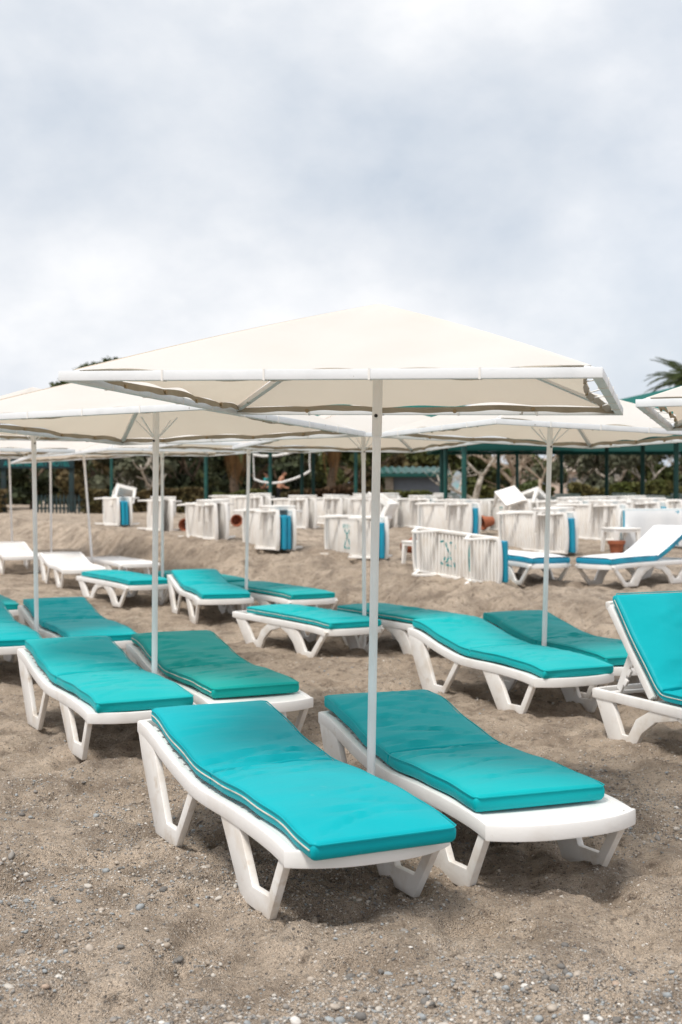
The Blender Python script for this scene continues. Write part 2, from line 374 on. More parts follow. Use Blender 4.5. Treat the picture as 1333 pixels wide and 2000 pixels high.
# ------------------------------------------------------------------ white steel umbrellas
US, UH, UR_ = 2.11, 2.04, .42
CI = US / 2 - .043
def edge_pt(b, seed):
    n = 5; ph = (b + 1) / 2 * n
    sc = abs(math.sin(math.pi * ph)) ** .8
    ins = .055 * (1 - b * b) + .009 * sc * (1 - b ** 8)
    zz = UH + .024 + .004 * sc - .006 * (1 - b * b) + .006 * math.sin(b * 7 + seed)
    return Vector((b * CI * (1 - .012 * (1 - abs(b))), -(CI - ins), zz))
def canopy_mesh(seed):
    V, F = [], []; na, nb = 18, 60; apex = Vector((0, 0, UH + UR_)); rr = random.Random(seed)
    HV, HF = [], []
    for q in range(4):
        rot = Matrix.Rotation(q * math.pi / 2, 3, 'Z'); base = len(V); hb = len(HV); s0 = rr.random() * 6
        for j in range(nb + 1):
            b = -1 + 2 * j / nb; ep = edge_pt(b, s0)
            for i in range(na + 1):
                a = i / na; p = apex.lerp(ep, a); w = 1 - b * b
                p.z -= .038 * math.sin(math.pi * a) * w - .012 * math.sin(math.pi * a) + 0.0
                p.z += .006 * math.sin(a * 5 + b * 3 + s0) * w * a + .010 * a ** 6 * w * math.sin(math.pi * (b + 1) / 2 * 5) ** 2
                if i == 0: p.z -= 0
                V.append(rot @ p)
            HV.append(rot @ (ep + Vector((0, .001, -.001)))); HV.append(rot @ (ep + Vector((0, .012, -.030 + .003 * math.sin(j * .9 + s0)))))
        for j in range(nb):
            for i in range(na):
                k = base + j * (na + 1) + i; F.append((k, k + 1, k + na + 2, k + na + 1))
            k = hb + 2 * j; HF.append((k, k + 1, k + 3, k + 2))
    # small cap of doubled cloth over the pole end
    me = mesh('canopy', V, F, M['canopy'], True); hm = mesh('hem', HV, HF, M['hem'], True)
    return me, hm
CAN = [canopy_mesh(s) for s in (1, 2, 3)]
h2 = US / 2
me_barx = bars_bevel('frame_bar', [(-h2, 0, 0), (h2, 0, 0)], (.038, .038), M['paint'], .003)
me_bary = bars_bevel('frame_bar', [(0, -h2 + .039, 0), (0, h2 - .039, 0)], (.038, .037), M['paint'], .003)
ca = Vector((h2 - .040, h2 - .040, UH + .010)); ap = Vector((.04, .04, UH + UR_ - .045))
me_rib = bars_bevel('rib', [ca, ca.lerp(ap, .5) + Vector((0, 0, .004)), ap], (.030, .026), M['paint'], .003)
me_pole = tube('pole', [(0, 0, -.25), (0, 0, UH - .16)], .0198, M['pole'], 16)
me_slv = tube('sleeve', [(0, 0, UH - .18), (0, 0, UH + UR_ - .03)], .0230, M['pole'], 16)
me_bolt = tube('bolt', [(0, -.028, UH - .09), (0, -.020, UH - .09)], .008, M['black'], 10)
me_brace = tube('brace', [(.03, 0, UH - .06), (.17, 0, UH + .06)], .005, M['paint'], 6)
def tie_mesh():
    V1, F1 = [], []
    def add(Vn, Fn):
        o = len(V1); V1.extend(Vn); F1.extend([tuple(i + o for i in f) for f in Fn])
    add(*tube_vf([(0, 0, .045), (.008, -.5, 0.0)], .0028, 5)); add(*tube_vf([(.012, 0, .045), (-.006, -.5, .01)], .0028, 5))
    return mesh('tie_cord', V1, F1, M['cord'])
me_wrap = box_mesh('tie_wrap', (.008, .043, .043), M['cord'], 0)
ey_bm = bmesh.new(); bmesh.ops.create_cone(ey_bm, segments=10, radius1=.011, radius2=.009, depth=.012, cap_ends=True, matrix=Matrix.Rotation(R(90), 4, 'X')); me_eye = bm_mesh('eyelet', ey_bm, M['brass'])
def tie_to(p, q):
    p, q = Vector(p), Vector(q); d = (q - p)
    s = Vector((0, 0, .008)).cross(d.normalized()) if d.length else Vector((.008, 0, 0))
    V1, F1 = tube_vf([p, q + s * .9], .0026, 5); V2, F2 = tube_vf([p, q - s * .9], .0026, 5); o = len(V1)
    return mesh('tie_cord', V1 + V2, F1 + [tuple(i + o for i in f) for f in F2], M['cord'])
TIES = []
for q in range(4):
    rot = Matrix.Rotation(q * math.pi / 2, 3, 'Z')
    for k in range(1, 5):
        b = -1 + 2 * k / 5; e1 = edge_pt(b, 0); p = e1 + Vector((0, .012, -.018)); tgt = Vector((e1.x * 1.02, -h2 + .024, UH + .017))
        TIES.append((tie_to(rot @ p, rot @ tgt), rot @ Vector((e1.x * 1.02, -h2 + .019, UH)), q, rot @ p, q))
def umbrella(x, y, th, tx, ty, label, var=0, zoff=0., brace=True):
    z = tz(x, y) + zoff
    up = Vector((tx, ty, 1)).normalized(); ex = Vector((math.cos(th), math.sin(th), 0)); ex = (ex - up * ex.dot(up)).normalized(); ey = up.cross(ex)
    mw = Matrix(((ex.x, ey.x, up.x, x), (ex.y, ey.y, up.y, y), (ex.z, ey.z, up.z, z), (0, 0, 0, 1)))
    u = empty('beach_umbrella', mw); tag(u, label, 'umbrella', 'square cream beach umbrellas on the sand')
    ob('pole', me_pole, u); s = ob('sleeve', me_slv, u); ob('bolt', me_bolt, s)
    for sy in (-1, 1):
        o = ob('frame_bar', me_barx, u); o.location = (0, sy * (h2 - .019), UH)
        o = ob('frame_bar', me_bary, u); o.location = (sy * (h2 - .019), 0, UH)
    for q in range(4):
        o = ob('rib', me_rib, u); o.rotation_euler = (0, 0, q * math.pi / 2)
        if not brace: continue
        o = ob('brace', me_brace, u); o.rotation_euler = (0, 0, q * math.pi / 2)
    cm, hm = CAN[var % 3]
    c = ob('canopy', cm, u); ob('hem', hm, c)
    for tm, wp, q, ep, _ in TIES:
        o = ob('tie_cord', tm, u); w = ob('tie_wrap', me_wrap, o); w.location = wp; w.rotation_euler = (0, 0, q * math.pi / 2)
        g = ob('eyelet', me_eye, c); g.location = ep; g.rotation_euler = (0, 0, q * math.pi / 2)
    return u
umbrella(.131, 5.86, -.249, .017, .001, 'nearest cream square umbrella standing between the two front teal loungers', 0, 0., False)
umbrella(-1.246, 8.58, -.463, .003, .036, 'cream umbrella with its pole between the second pair of teal loungers on the left', 1)
umbrella(1.612, 10.28, .373, .028, .017, 'cream umbrella on the right, pole behind the long teal lounger with exposed legs', 2, .02)
umbrella(.236, 12.95, .381, -.005, .031, 'cream umbrella whose thin pole shows just left of the nearest pole', 1, .06)
umbrella(-2.76, 11.7, .692, -.012, -.002, 'cream umbrella at the left edge, pole rising beside a teal lounger', 2, .10)
umbrella(-1.18, 16.0, .33, .018, .0, 'cream umbrella in the middle distance, pole left of centre by a low teal lounger', 0, .08)
umbrella(-2.52, 18.2, .42, 0, 0, 'cream umbrella further off, thin pole just behind the second left pole', 1, .04)
umbrella(-4.19, 21.8, .40, -.075, 0, 'cream umbrella with a leaning pole by the bare white loungers', 2)
umbrella(-5.50, 24.5, .42, -.008, 0, 'far cream umbrella with a thin upright pole between the two leftmost near poles', 0)
umbrella(-6.75, 26.5, .40, -.03, 0, 'farthest cream umbrella at the left edge, pole by the foot of the bank', 1)
umbrella(-4.35, 14.6, .50, 0, 0, 'cream umbrella mostly cut off by the left edge, only a frame corner shown', 0)
umbrella(2.80, 7.08, -.32, 0, .012, 'cream umbrella cut off by the right edge above the upright lounger', 2)

# ------------------------------------------------------------------ loungers
PA = [(-.19, .315), (-.07, .332), (.14, .345), (.40, .352), (.68, .350), (.82, .356), (1.0, .382), (1.19, .420), (1.36, .462), (1.50, .492), (1.60, .500)]
PB = [(-.20, .305), (.0, .318), (.4, .326), (.8, .330), (1.2, .332), (1.64, .334)]
def prof(P, s):
    xs = [p[0] for p in P]; i = min(max(1, next((k for k, x_ in enumerate(xs) if x_ >= s), len(xs) - 1)), len(xs) - 1)
    def t_(k):
        a = max(k - 1, 0); b_ = min(k + 1, len(P) - 1); return (P[b_][1] - P[a][1]) / (P[b_][0] - P[a][0])
    x0, x1 = xs[i - 1], xs[i]; d = x1 - x0; u = (s - x0) / d
    if s < xs[0]: return P[0][1] + t_(0) * (s - xs[0])
    if s > xs[-1]: return P[-1][1] + t_(len(P) - 1) * (s - xs[-1])
    return (2 * u ** 3 - 3 * u * u + 1) * P[i - 1][1] + (u ** 3 - 2 * u * u + u) * d * t_(i - 1) + (-2 * u ** 3 + 3 * u * u) * P[i][1] + (u ** 3 - u * u) * d * t_(i)
HW = .322   # rail centre-line half width
def rail_mesh(P, s0, s1, m, x, h=.062, w=.044):
    path = [(0, s0 + (s1 - s0) * k / 26, prof(P, s0 + (s1 - s0) * k / 26) - h / 2) for k in range(27)]
    me = bars_bevel('side_rail', path, (w, h), m, .010); return me
def apron_mesh(P, m, s0, bow=.10, h=.066, name='foot_apron', flip=1):
    path = []
    for k in range(21):
        u = -1 + 2 * k / 20; xx = u * (HW + .021)
        dip = bow * (1 - abs(u) ** 2.6)
        path.append((xx, s0 - flip * dip, prof(P, s0) - h / 2 + .002))
    return bars_bevel(name, path, (.030, h), m, .009)
def plate_mesh(P, m, s0, s1, bow):
    """solid moulded plate at the foot end, bowed front, slightly dished"""
    V, F = [], []; nu, ns = 20, 10
    for lay, dz in ((0, -.004), (1, -.020)):
        for j in range(ns + 1):
            for k in range(nu + 1):
                u = -1 + 2 * k / nu; front = s0 - bow * (1 - abs(u) ** 2.6); s = front + (s1 - front) * j / ns
                V.append((u * (HW - .012), s, prof(P, s) + dz - .006 * (1 - u * u)))
    n = (nu + 1) * (ns + 1)
    for j in range(ns):
        for k in range(nu):
            a = j * (nu + 1) + k; F.append((a, a + 1, a + nu + 2, a + nu + 1)); F.append((n + a, n + a + nu + 1, n + a + nu + 2, n + a + 1))
    return mesh('foot_plate', V, F, m, True)
def slat_mesh(m):
    bm = bmesh.new(); bm_box(bm, (0, 0, 0), (2 * (HW - .018), .060, .014), None, .004)
    bm_box(bm, (0, 0, -.018), (2 * (HW - .035), .034, .026), None, .008)
    return bm_mesh('slat', bm, m, True, 40)
LEGA_R = [(1.61, .455), (1.565, .33), (1.39, 0), (1.095, 0), (.812, .312), (.872, .320), (1.080, .086), (1.215, .086), (1.372, .415)]
LEGA_F = [(.50, .305), (.285, 0), (0, 0), (-.188, .285), (-.140, .300), (.002, .092), (.158, .086), (.292, .315)]
LEGB_R = [(1.63, .31), (1.37, 0), (1.06, 0), (.975, .115), (.84, .205), (.63, .248), (.63, .300), (.86, .285), (1.03, .195), (1.14, .075), (1.22, .075), (1.41, .31)]
LEGB_F = [(.626, .248), (.50, .205), (.385, .12), (.305, 0), (.02, 0), (-.255, .280), (-.198, .295), (.05, .060), (.155, .060), (.285, .245), (.43, .290), (.626, .300)]
LEGO_R = [(1.60, .31), (1.36, 0), (1.26, 0), (1.02, .305), (1.075, .31), (1.285, .052), (1.335, .052), (1.54, .315)]
LEGO_F = [(.44, .30), (.20, 0), (.10, 0), (-.14, .295), (-.085, .30), (.125, .052), (.175, .052), (.385, .305)]
def leg_meshes(rear, front, m):
    sh = lambda sgn: (lambda z: sgn * (-.012 + .012 * z / .3))
    return {(n, sg): extrude_poly('leg', poly, .032, m, .006, sh(sg)) for n, poly in (('r', rear), ('f', front)) for sg in (-1, 1)}
MP, ML, MO = M['plastic'], M['leg'], M['oldplastic']
legA = leg_meshes(LEGA_R, LEGA_F, ML); legB = leg_meshes(LEGB_R, LEGB_F, ML); legO = leg_meshes(LEGO_R, LEGO_F, MO)
railA = rail_mesh(PA, -.20, 1.62, MP, 0); railB = rail_mesh(PB, -.21, 1.66, MP, 0); railO = rail_mesh(PB, -.21, 1.66, MO, 0)
apA = apron_mesh(PA, MP, -.185); apB = apron_mesh(PB, MP, -.19); apO = apron_mesh(PB, MO, -.19, .04)
plA = plate_mesh(PA, MP, -.175, .16, .10); plB = plate_mesh(PB, MP, -.18, .16, .10); plO = plate_mesh(PB, MO, -.18, .16, .10)
hdA = apron_mesh(PA, MP, 1.60, .05, .06, 'head_bar', -1); hdB = apron_mesh(PB, MP, 1.64, .04, .06, 'head_bar', -1); hdO = apron_mesh(PB, MO, 1.64, .04, .06, 'head_bar', -1)
slN = slat_mesh(MP); slO = slat_mesh(MO)
def prop_mesh(m): return bars_bevel('back_prop', [(0, 1.30, .22), (0, 1.02, .26)], (.05, .03), m, .006)
cross = {k: bars_bevel('cross_bar', [(-HW + .02, s, z), (HW - .02, s, z)], (.05, .035), m, .006) for k, s, z, m in (('A', .92, .305, MP), ('B', .70, .285, MP), ('O', .70, .285, MO))}
def lounger_proto(kind):
    P, leg, rail, apr, pl, hd, sl = {'A': (PA, legA, railA, apA, plA, hdA, slN), 'B': (PB, legB, railB, apB, plB, hdB, slN), 'O': (PB, legO, railO, apO, plO, hdO, slO)}[kind]
    r = empty('sun_lounger')
    for sg in (-1, 1):
        o = ob('side_rail', rail, r); o.location.x = sg * HW
        for n in 'rf':
            o = ob('leg', leg[(n, sg)], r); o.location.x = sg * HW
    ob('foot_apron', apr, r); ob('head_bar', hd, r)
    if kind != 'O': ob('foot_plate', pl, r); ob('cross_bar', cross[kind], r)
    if kind == 'O': ob('deck_panel', box_mesh('deck_panel', (2 * (HW - .021), 1.80, .004), MO, 0, (0, .715, .308)), r)
    s = .205 if kind != 'O' else -.155
    while s < 1.58:
        o = ob('slat', sl, r); z0 = prof(P, s) - .022; a = math.atan2(prof(P, s + .03) - prof(P, s - .03), .06)
        o.location = (0, s, z0); o.rotation_euler = (a, 0, 0); s += .0765
    return r
protos = {k: lounger_proto(k) for k in 'ABO'}
used = {k: False for k in 'ABO'}
def lounger(kind, mw, label, group):
    if not used[kind]: used[kind] = True; r = protos[kind]; r.matrix_world = mw
    else: r = copy_tree(protos[kind], None, mw)
    return tag(r, label, 'sun lounger', group)
def pose(x, y, th, dz=0., z=None): return Matrix.Translation((x, y, (tz(x, y) if z is None else z) + dz)) @ Matrix.Rotation(th, 4, 'Z')

# ------------------------------------------------------------------ cushions
def cushion_mesh(P, s0, s1, seed, w=.60, t=.062, fold=.74, mt=None, lift=.004, puff=.019, wr=1.0):
    rr = random.Random(seed); V, F = [], []; ns = 74
    # cross-section: rounded rectangle
    ring = []; rc = .023; hw = w / 2
    nt_ = 18
    for k in range(nt_ + 1): ring.append((-hw + rc + (w - 2 * rc) * k / nt_, 1.0, 0))
    for k in range(1, 4): a = math.pi / 2 * (1 - k / 4); ring.append((hw - rc + rc * math.cos(a), 1.0, (rc * (math.sin(a) - 1))))
    ring.append((hw, .5, 0))
    for k in range(1, 4): a = -math.pi / 2 * k / 4; ring.append((hw - rc + rc * math.cos(a), 0.0, rc * (math.sin(a) + 1)))
    for k in range(7): ring.append((hw - rc - (w - 2 * rc) * k / 6, 0.0, 0))
    for k in range(1, 4): a = -math.pi / 2 - math.pi / 2 * k / 4; ring.append((-hw + rc + rc * math.cos(a), 0.0, rc * (math.sin(a) + 1)))
    ring.append((-hw, .5, 0))
    for k in range(1, 4): a = math.pi - math.pi / 2 * k / 4; ring.append((-hw + rc + rc * math.cos(a), 1.0, rc * (math.sin(a) - 1)))
    nr = len(ring); p1, p2, p3 = rr.random() * 9, rr.random() * 9, rr.random() * 9
    L = s1 - s0
    st = []
    for k in range(ns + 1):
        u = k / ns; st.append(s0 + L * u)
    ext = [s0 + .004, s0 + .012, s0 + .02] + [s for s in st[1:-1] if s > s0 + .022 and s < s1 - .022] + [s1 - .02, s1 - .012, s1 - .004]
    ext += [fold - .012, fold - .005, fold - .0025, fold, fold + .0025, fold + .005, fold + .012]; st = sorted([s0] + ext + [s1])
    wrk = [(rr.uniform(s0 + .1, s1 - .1), rr.uniform(-.2, .2), rr.uniform(-.5, .5), rr.uniform(.10, .26), rr.uniform(.008, .016)) for _ in range(int(24 * wr))]
    wrk += [(fold + rr.uniform(-.16, .16), rr.uniform(-.22, .22), rr.uniform(-.22, .22), rr.uniform(.10, .25), rr.uniform(.010, .018)) for _ in range(int(16 * wr))]
    for s in st:
        zb = prof(P, s) + lift
        tilt = math.atan2(prof(P, s + .04) - prof(P, s - .04), .08)
        de = min(s - s0, s1 - s); rd = .018; endf = 1.0 if de > rd else math.sqrt(max(0, 1 - (1 - de / rd) ** 2))
        fd = math.exp(-((s - fold) / .008) ** 2)
        for (x_, top, dz) in ring:
            ux = x_ / hw
            hh = t + puff * (1 - abs(ux) ** 3) * min(1, de / .12) * (1 - .6 * math.exp(-((s - fold) / .07) ** 2)) - .040 * fd
            e_ = (.0012 * math.sin(s * 23 + p1 + x_ * 6) + .0009 * math.sin(s * 41 + x_ * 13 + p2)) * wr
            if top == 1.0:
                for (ws, wx, wa, wl, ww) in wrk:
                    du = (x_ - wx); dv = (s - ws) - du * wa
                    if abs(du) < wl and abs(dv) < .06: e_ += -.011 * math.exp(-(dv / ww) ** 2) * (1 - (du / wl) ** 2) + .005 * math.exp(-((dv - ww * 1.6) / ww) ** 2) * (1 - (du / wl) ** 2)
            z = (hh + e_) * top + dz
            z = t / 2 + (z - t / 2) * (.35 + .65 * endf)
            bulge = (.004 * math.sin(s * 17 + p3)) * (1 if x_ > 0 else -1) * (1 if abs(ux) > .9 else 0)
            V.append((x_ + bulge - .008 * (1 - endf) * ux, s - math.sin(tilt) * z, zb + math.cos(tilt) * z))
    n = len(st)
    for i in range(n - 1):
        for j in range(nr): F.append((i * nr + j, i * nr + (j + 1) % nr, (i + 1) * nr + (j + 1) % nr, (i + 1) * nr + j))
    F.append(tuple(range(nr))[::-1]); F.append(tuple((n - 1) * nr + j for j in range(nr)))
    me = mesh('cushion', V, F, mt, True)
    # piping loops round the edge, mid height
    path = []
    for s in st[2:-2:2]: path.append((s, -1))
    loop = [(-hw - .002, s) for s in np.linspace(s0 + .02, s1 - .02, 40)] + [(x_, s1 + .001) for x_ in np.linspace(-hw + .02, hw - .02, 12)] + [(hw + .002, s) for s in np.linspace(s1 - .02, s0 + .02, 40)] + [(x_, s0 - .001) for x_ in np.linspace(hw - .02, -hw + .02, 12)]
    wl = []
    for (x_, s) in loop + loop[:1]:
        tilt = math.atan2(prof(P, s + .04) - prof(P, s - .04), .08); z = t * .90
        wl.append((x_ * .997 + .004 * math.sin(s * 17 + p3) * (1 if x_ > 0 else -1) * (1 if abs(x_) > .9 * hw else 0), s - math.sin(tilt) * z, prof(P, s) + lift + math.cos(tilt) * z))
    wm = tube('welt', wl, .0034, mt, 5)
    pts = []; loop = loop[:40] + loop[52:92]
    for (x_, s) in loop:
        tilt = math.atan2(prof(P, s + .04) - prof(P, s - .04), .08); z = t * .56
        pts.append((x_ + .004 * math.sin(s * 17 + p3) * (1 if x_ > 0 else -1) * (1 if abs(x_) > .9 * hw else 0), s - math.sin(tilt) * z, prof(P, s) + lift + math.cos(tilt) * z))
    Va, Fa = tube_vf(pts[:40], .0034, 5); Vb, Fb = tube_vf(pts[40:], .0034, 5); o_ = len(Va)
    pm = mesh('piping', Va + Vb, Fa + [tuple(i + o_ for i in f) for f in Fb], M['piping'], True)
    return me, pm, wm
_cc = {}
def cushion(P, mw, s0, s1, seed, tone, label, fold=.74, t=.062, xoff=0., rot=0., pip=True, group='teal cushions on the loungers', w=.60, mt=None, dz=0.):
    key = (id(P), round(s0, 3), round(s1, 3), seed, tone, fold, t, w)
    if key not in _cc: _cc[key] = cushion_mesh(P, s0, s1, seed, w, t, fold, mt or TEAL[tone])
    me, pm, wm = _cc[key]
    o = ob('lounger_cushion', me); o.matrix_world = mw @ Matrix.Translation((xoff, 0, dz)) @ Matrix.Rotation(rot, 4, 'Z'); ob('welt', wm, o)
    if pip: ob('piping', pm, o)
    return tag(o, label, 'cushion', group)

GL = 'white plastic loungers with teal cushions'
beds = [  # kind, x, y, theta, s0, s1, tone, xoff, rot, lounger label, cushion label, fold
 ('A', .021, 4.984, .452, -.33, 1.55, 0, .0, .0, 'front left white plastic lounger nearest the camera', 'bright teal cushion covering the whole front left lounger', .72),
 ('A', .812, 5.315, .386, -.09, 1.67, 1, -.030, -.02, 'front right white plastic lounger with its bare foot end showing', 'teal cushion slid towards the head of the front right lounger', .80),
 ('A', -1.274, 7.909, .469, -.24, 1.57, 3, .0, .0, 'white lounger directly left of the second umbrella pole, V legs showing', 'scuffed teal cushion on the lounger left of the second umbrella pole', .72),
 ('A', -.575, 8.20, .450, -.10, 1.62, 2, .0, .0, 'white lounger directly right of the second umbrella pole, partly behind the nearest one', 'greenish teal cushion right of the second umbrella pole with white piping', .74),
 ('A', 1.574, 9.325, .46, -.25, 1.62, 3, .0, .0, 'long white lounger right of centre with two V legs seen side on', 'teal cushion on the side-on lounger right of centre', .74),
 ('A', 2.16, 9.90, .42, -.20, 1.60, 4, .0, .0, 'white lounger tucked behind the right hand umbrella pole', 'wrinkled dark teal cushion behind the right hand umbrella pole', .74),
 ('B', .008, 12.65, .566, -.26, 1.42, 3, .0, .0, 'flat white lounger with arched legs in the middle of the beach', 'glossy teal cushion on the flat arched-leg lounger left of the nearest pole', .70),
 ('B', 1.06, 12.62, .566, -.24, 1.60, 4, .0, .0, 'flat white lounger behind the nearest pole, mostly hidden by the side-on lounger', 'dull green teal cushion lying behind the nearest umbrella pole', .74),
 ('A', -1.44, 15.55, .33, -.24, 1.58, 1, .0, .0, 'white lounger with raised head in the middle distance, pale V legs', 'teal cushion with raised head end in the middle distance', .74),
 ('B', -.45, 15.60, .55, -.24, 1.60, 4, .0, .0, 'flat white lounger by the thin pole left of centre', 'flat dark teal cushion right of the thin pole left of centre', .74),
 ('B', -2.68, 17.45, .55, -.24, 1.56, 1, .0, .0, 'flat white lounger with arched legs left of the second pole', 'flat teal cushion on the arched-leg lounger seen behind the second pole', .74),
 ('B', -1.62, 17.45, .57, -.24, 1.60, 4, .0, .0, 'flat white lounger half hidden behind the raised-head lounger', 'flat teal cushion peeping out behind the raised-head lounger', .74),
 ('A', -2.175, 11.45, .457, -.26, 1.58, 1, .0, .0, 'white lounger beside the leftmost near pole, mostly under its cushion', 'broad teal cushion crossed by the leftmost near pole', .72),
 ('A', -2.93, 11.10, .45, -.26, 1.60, 1, .0, .0, 'white lounger cut off by the left picture edge, lower of the two', 'teal cushion cut off by the left edge, lower of the two', .74),
 ('B', -3.92, 14.3, .45, -.24, 1.60, 4, .0, .0, 'white lounger cut off by the left picture edge, farther of the two', 'teal cushion cut off by the left edge, farther of the two', .74),
]
for i, (k, x, y, th, s0, s1, tone, xo, ro, ll, cl, fo) in enumerate(beds):
    mw = pose(x, y, th, -.012)
    if i == 1: mw = mw @ Matrix.Rotation(R(-.9), 4, 'X')
    lounger(k, mw, ll, GL)
    cushion(PA if k == 'A' else PB, mw, s0, s1, 10 + i, tone, cl, fo, xoff=xo, rot=ro, t=.070 if i < 6 else .066, pip=i in (0, 3, 6, 7, 9))
GW = 'bare white loungers at the far left'
lounger('A', pose(-3.98, 19.8, .42, -.01), 'bare white lounger with raised head and no cushion at far left', GW)
lounger('B', pose(-3.35, 21.0, .52, -.01), 'low bare white lounger in front of the leaning umbrella pole', GW)
lounger('A', pose(-5.55, 22.4, .42, -.01), 'bare white lounger at the left picture edge, behind the leftmost near pole', GW)

# the upright lounger at the right edge: flat frame, backrest swung up on props
mwR = pose(2.58, 7.26, .435, -.012)
ur = empty('sun_lounger', mwR); tag(ur, 'white lounger at the right edge with its backrest propped upright', 'sun lounger', GL)
LEGU_R = [(1.468, .315), (1.31, 0), (1.06, 0), (.975, .115), (.84, .205), (.63, .248), (.63, .300), (.86, .285), (1.03, .195), (1.115, .075), (1.175, .075), (1.285, .31)]
legU = leg_meshes(LEGU_R, LEGB_F, ML); railU = rail_mesh(PB, -.21, 1.475, MP, 0)
for sg in (-1, 1):
    o = ob('side_rail', railU, ur); o.location.x = sg * HW
    for n in 'rf': o = ob('leg', legU[(n, sg)], ur); o.location.x = sg * HW
ob('foot_apron', apB, ur); ob('foot_plate', plB, ur); ob('cross_bar', cross['B'], ur)
o = ob('head_bar', hdB, ur); o.location.y = -.19
s = .205
while s < .90:
    o = ob('slat', slN, ur); o.location = (0, s, prof(PB, s) - .016); s += .0765
bang = R(51); HS = .935
bp_path = lambda q: (0, HS + math.cos(bang) * q, .335 + math.sin(bang) * q)
br = bars_bevel('backrest_rail', [bp_path(q) for q in np.linspace(0, .70, 8)], (.042, .05), MP, .009)
for sg in (-1, 1):
    o = ob('backrest_rail', br, ur); o.location.x = sg * (HW - .052)
ob('backrest_top', bars_bevel('backrest_top', [(-HW + .03, *bp_path(.70)[1:]), (0, HS + math.cos(bang) * .73, .335 + math.sin(bang) * .73), (HW - .03, *bp_path(.70)[1:])], (.05, .05), MP, .009), ur)
q = .06
while q < .68:
    o = ob('slat', slN, ur); _, yy, zz = bp_path(q); o.location = (0, yy, zz); o.rotation_euler = (bang, 0, 0); o.scale = (.86, 1, 1); q += .0765
pb_, pt_ = Vector((0, 1.33, .335)), Vector(bp_path(.38))
pm = bars_bevel('back_prop', [pt_, pb_], (.018, .055), MP, .005)
nt_ = box_mesh('prop_tooth', (.020, .03, .05), MP, .004)
for sg in (-1, 1):
    pr = ob('back_prop', pm, ur); pr.location.x = sg * .23
    for k in range(3):
        o = ob('prop_tooth', nt_, pr); a_ = pt_.lerp(pb_, .3 + .22 * k); o.location = (0, a_.y - .028, a_.z - .022); o.rotation_euler = (R(35), 0, 0)
ob('prop_bar', bars_bevel('prop_bar', [(-.29, 1.33, .318), (.29, 1.33, .318)], (.035, .02), MP, .004), ur)
PU = [(-.25, .31), (0, .322), (.5, .33), (.74, .334), (.82, .340), (.87, .362), (.92, .404), (1.0, .498), (1.1, .620), (1.2, .743), (1.3, .866), (1.36, .940)]
cushion(PU, mwR, -.24, 1.345, 61, 0, 'bright teal cushion bent up against the upright backrest at the right edge', .84, t=.062)

# ------------------------------------------------------------------ stored loungers on the upper level
GS = 'stored white loungers standing on their sides'
GB = 'blue cushions clamped between stored loungers'
GT = 'white plastic side tables among the stored loungers'
PF = [(-.30, 0.), (.5, 0.), (1.7, 0.)]
def table_parts():
    r = empty('side_table'); bm = bmesh.new()
    bm_box(bm, (0, 0, .40), (.50, .50, .035), None, .014); ob('tabletop', bm_mesh('tabletop', bm, MO, True, 40), r)
    bm = bmesh.new()
    for c, s in (((0, .226, .365), (.44, .022, .05)), ((0, -.226, .365), (.44, .022, .05)), ((.226, 0, .365), (.022, .43, .05)), ((-.226, 0, .365), (.022, .43, .05))): bm_box(bm, c, s, None, .003)
    ob('apron', bm_mesh('apron', bm, MO, True, 40), r)
    bm = bmesh.new()
    pl = [((0, 0), .030), ((1, 0), .045)]
    vs0 = [bm.verts.new((sx * .022 + .0, sy * .022, 0)) for sx, sy in ((-1, -1), (1, -1), (1, 1), (-1, 1))]
    vs1 = [bm.verts.new((sx * .036 - .02, sy * .036 - .02, .385)) for sx, sy in ((-1, -1), (1, -1), (1, 1), (-1, 1))]
    for k in range(4): bm.faces.new((vs0[k], vs0[(k + 1) % 4], vs1[(k + 1) % 4], vs1[k]))
    bm.faces.new(vs0[::-1]); bm.faces.new(vs1)
    bmesh.ops.bevel(bm, geom=list(bm.edges), offset=.004, segments=1, affect='EDGES')
    lm = bm_mesh('leg', bm, MO, True, 40)
    for k in range(4):
        o = ob('leg', lm, r); o.rotation_euler = (0, 0, k * math.pi / 2); v = Matrix.Rotation(k * math.pi / 2, 3, 'Z') @ Vector((.225, .225, 0)); o.location = v
    return r
tproto = table_parts(); tused = [False]
def table(mw, label):
    if not tused[0]: tused[0] = True; r = tproto; r.matrix_world = mw
    else: r = copy_tree(tproto, None, mw)
    return tag(r, label, 'side table', GT)
bl_me, bl_pm, _w = cushion_mesh(PF, -.22, 1.60, 5, .58, .075, .74, M['blue'], 0, .01, .5)
def stroke(name, pts, w, m):
    """flat painted stroke on the underside of a lounger (local lounger coordinates x,s), 2 mm proud"""
    V, F = [], []
    for i, (x_, s_, ww) in enumerate(pts):
        a = Vector(pts[min(i + 1, len(pts) - 1)][:2]) - Vector(pts[max(i - 1, 0)][:2]); n = Vector((-a.y, a.x)).normalized() * w * ww
        V += [(x_ + n.x, s_ + n.y, 0), (x_ - n.x, s_ - n.y, 0), (x_ + n.x, s_ + n.y, -.002), (x_ - n.x, s_ - n.y, -.002)]
    for i in range(len(pts) - 1):
        a = 4 * i; F += [(a, a + 1, a + 5, a + 4), (a + 2, a + 6, a + 7, a + 3), (a, a + 4, a + 6, a + 2), (a + 1, a + 3, a + 7, a + 5)]
    return mesh(name, V, F, m)
TB = {'flat': 0}
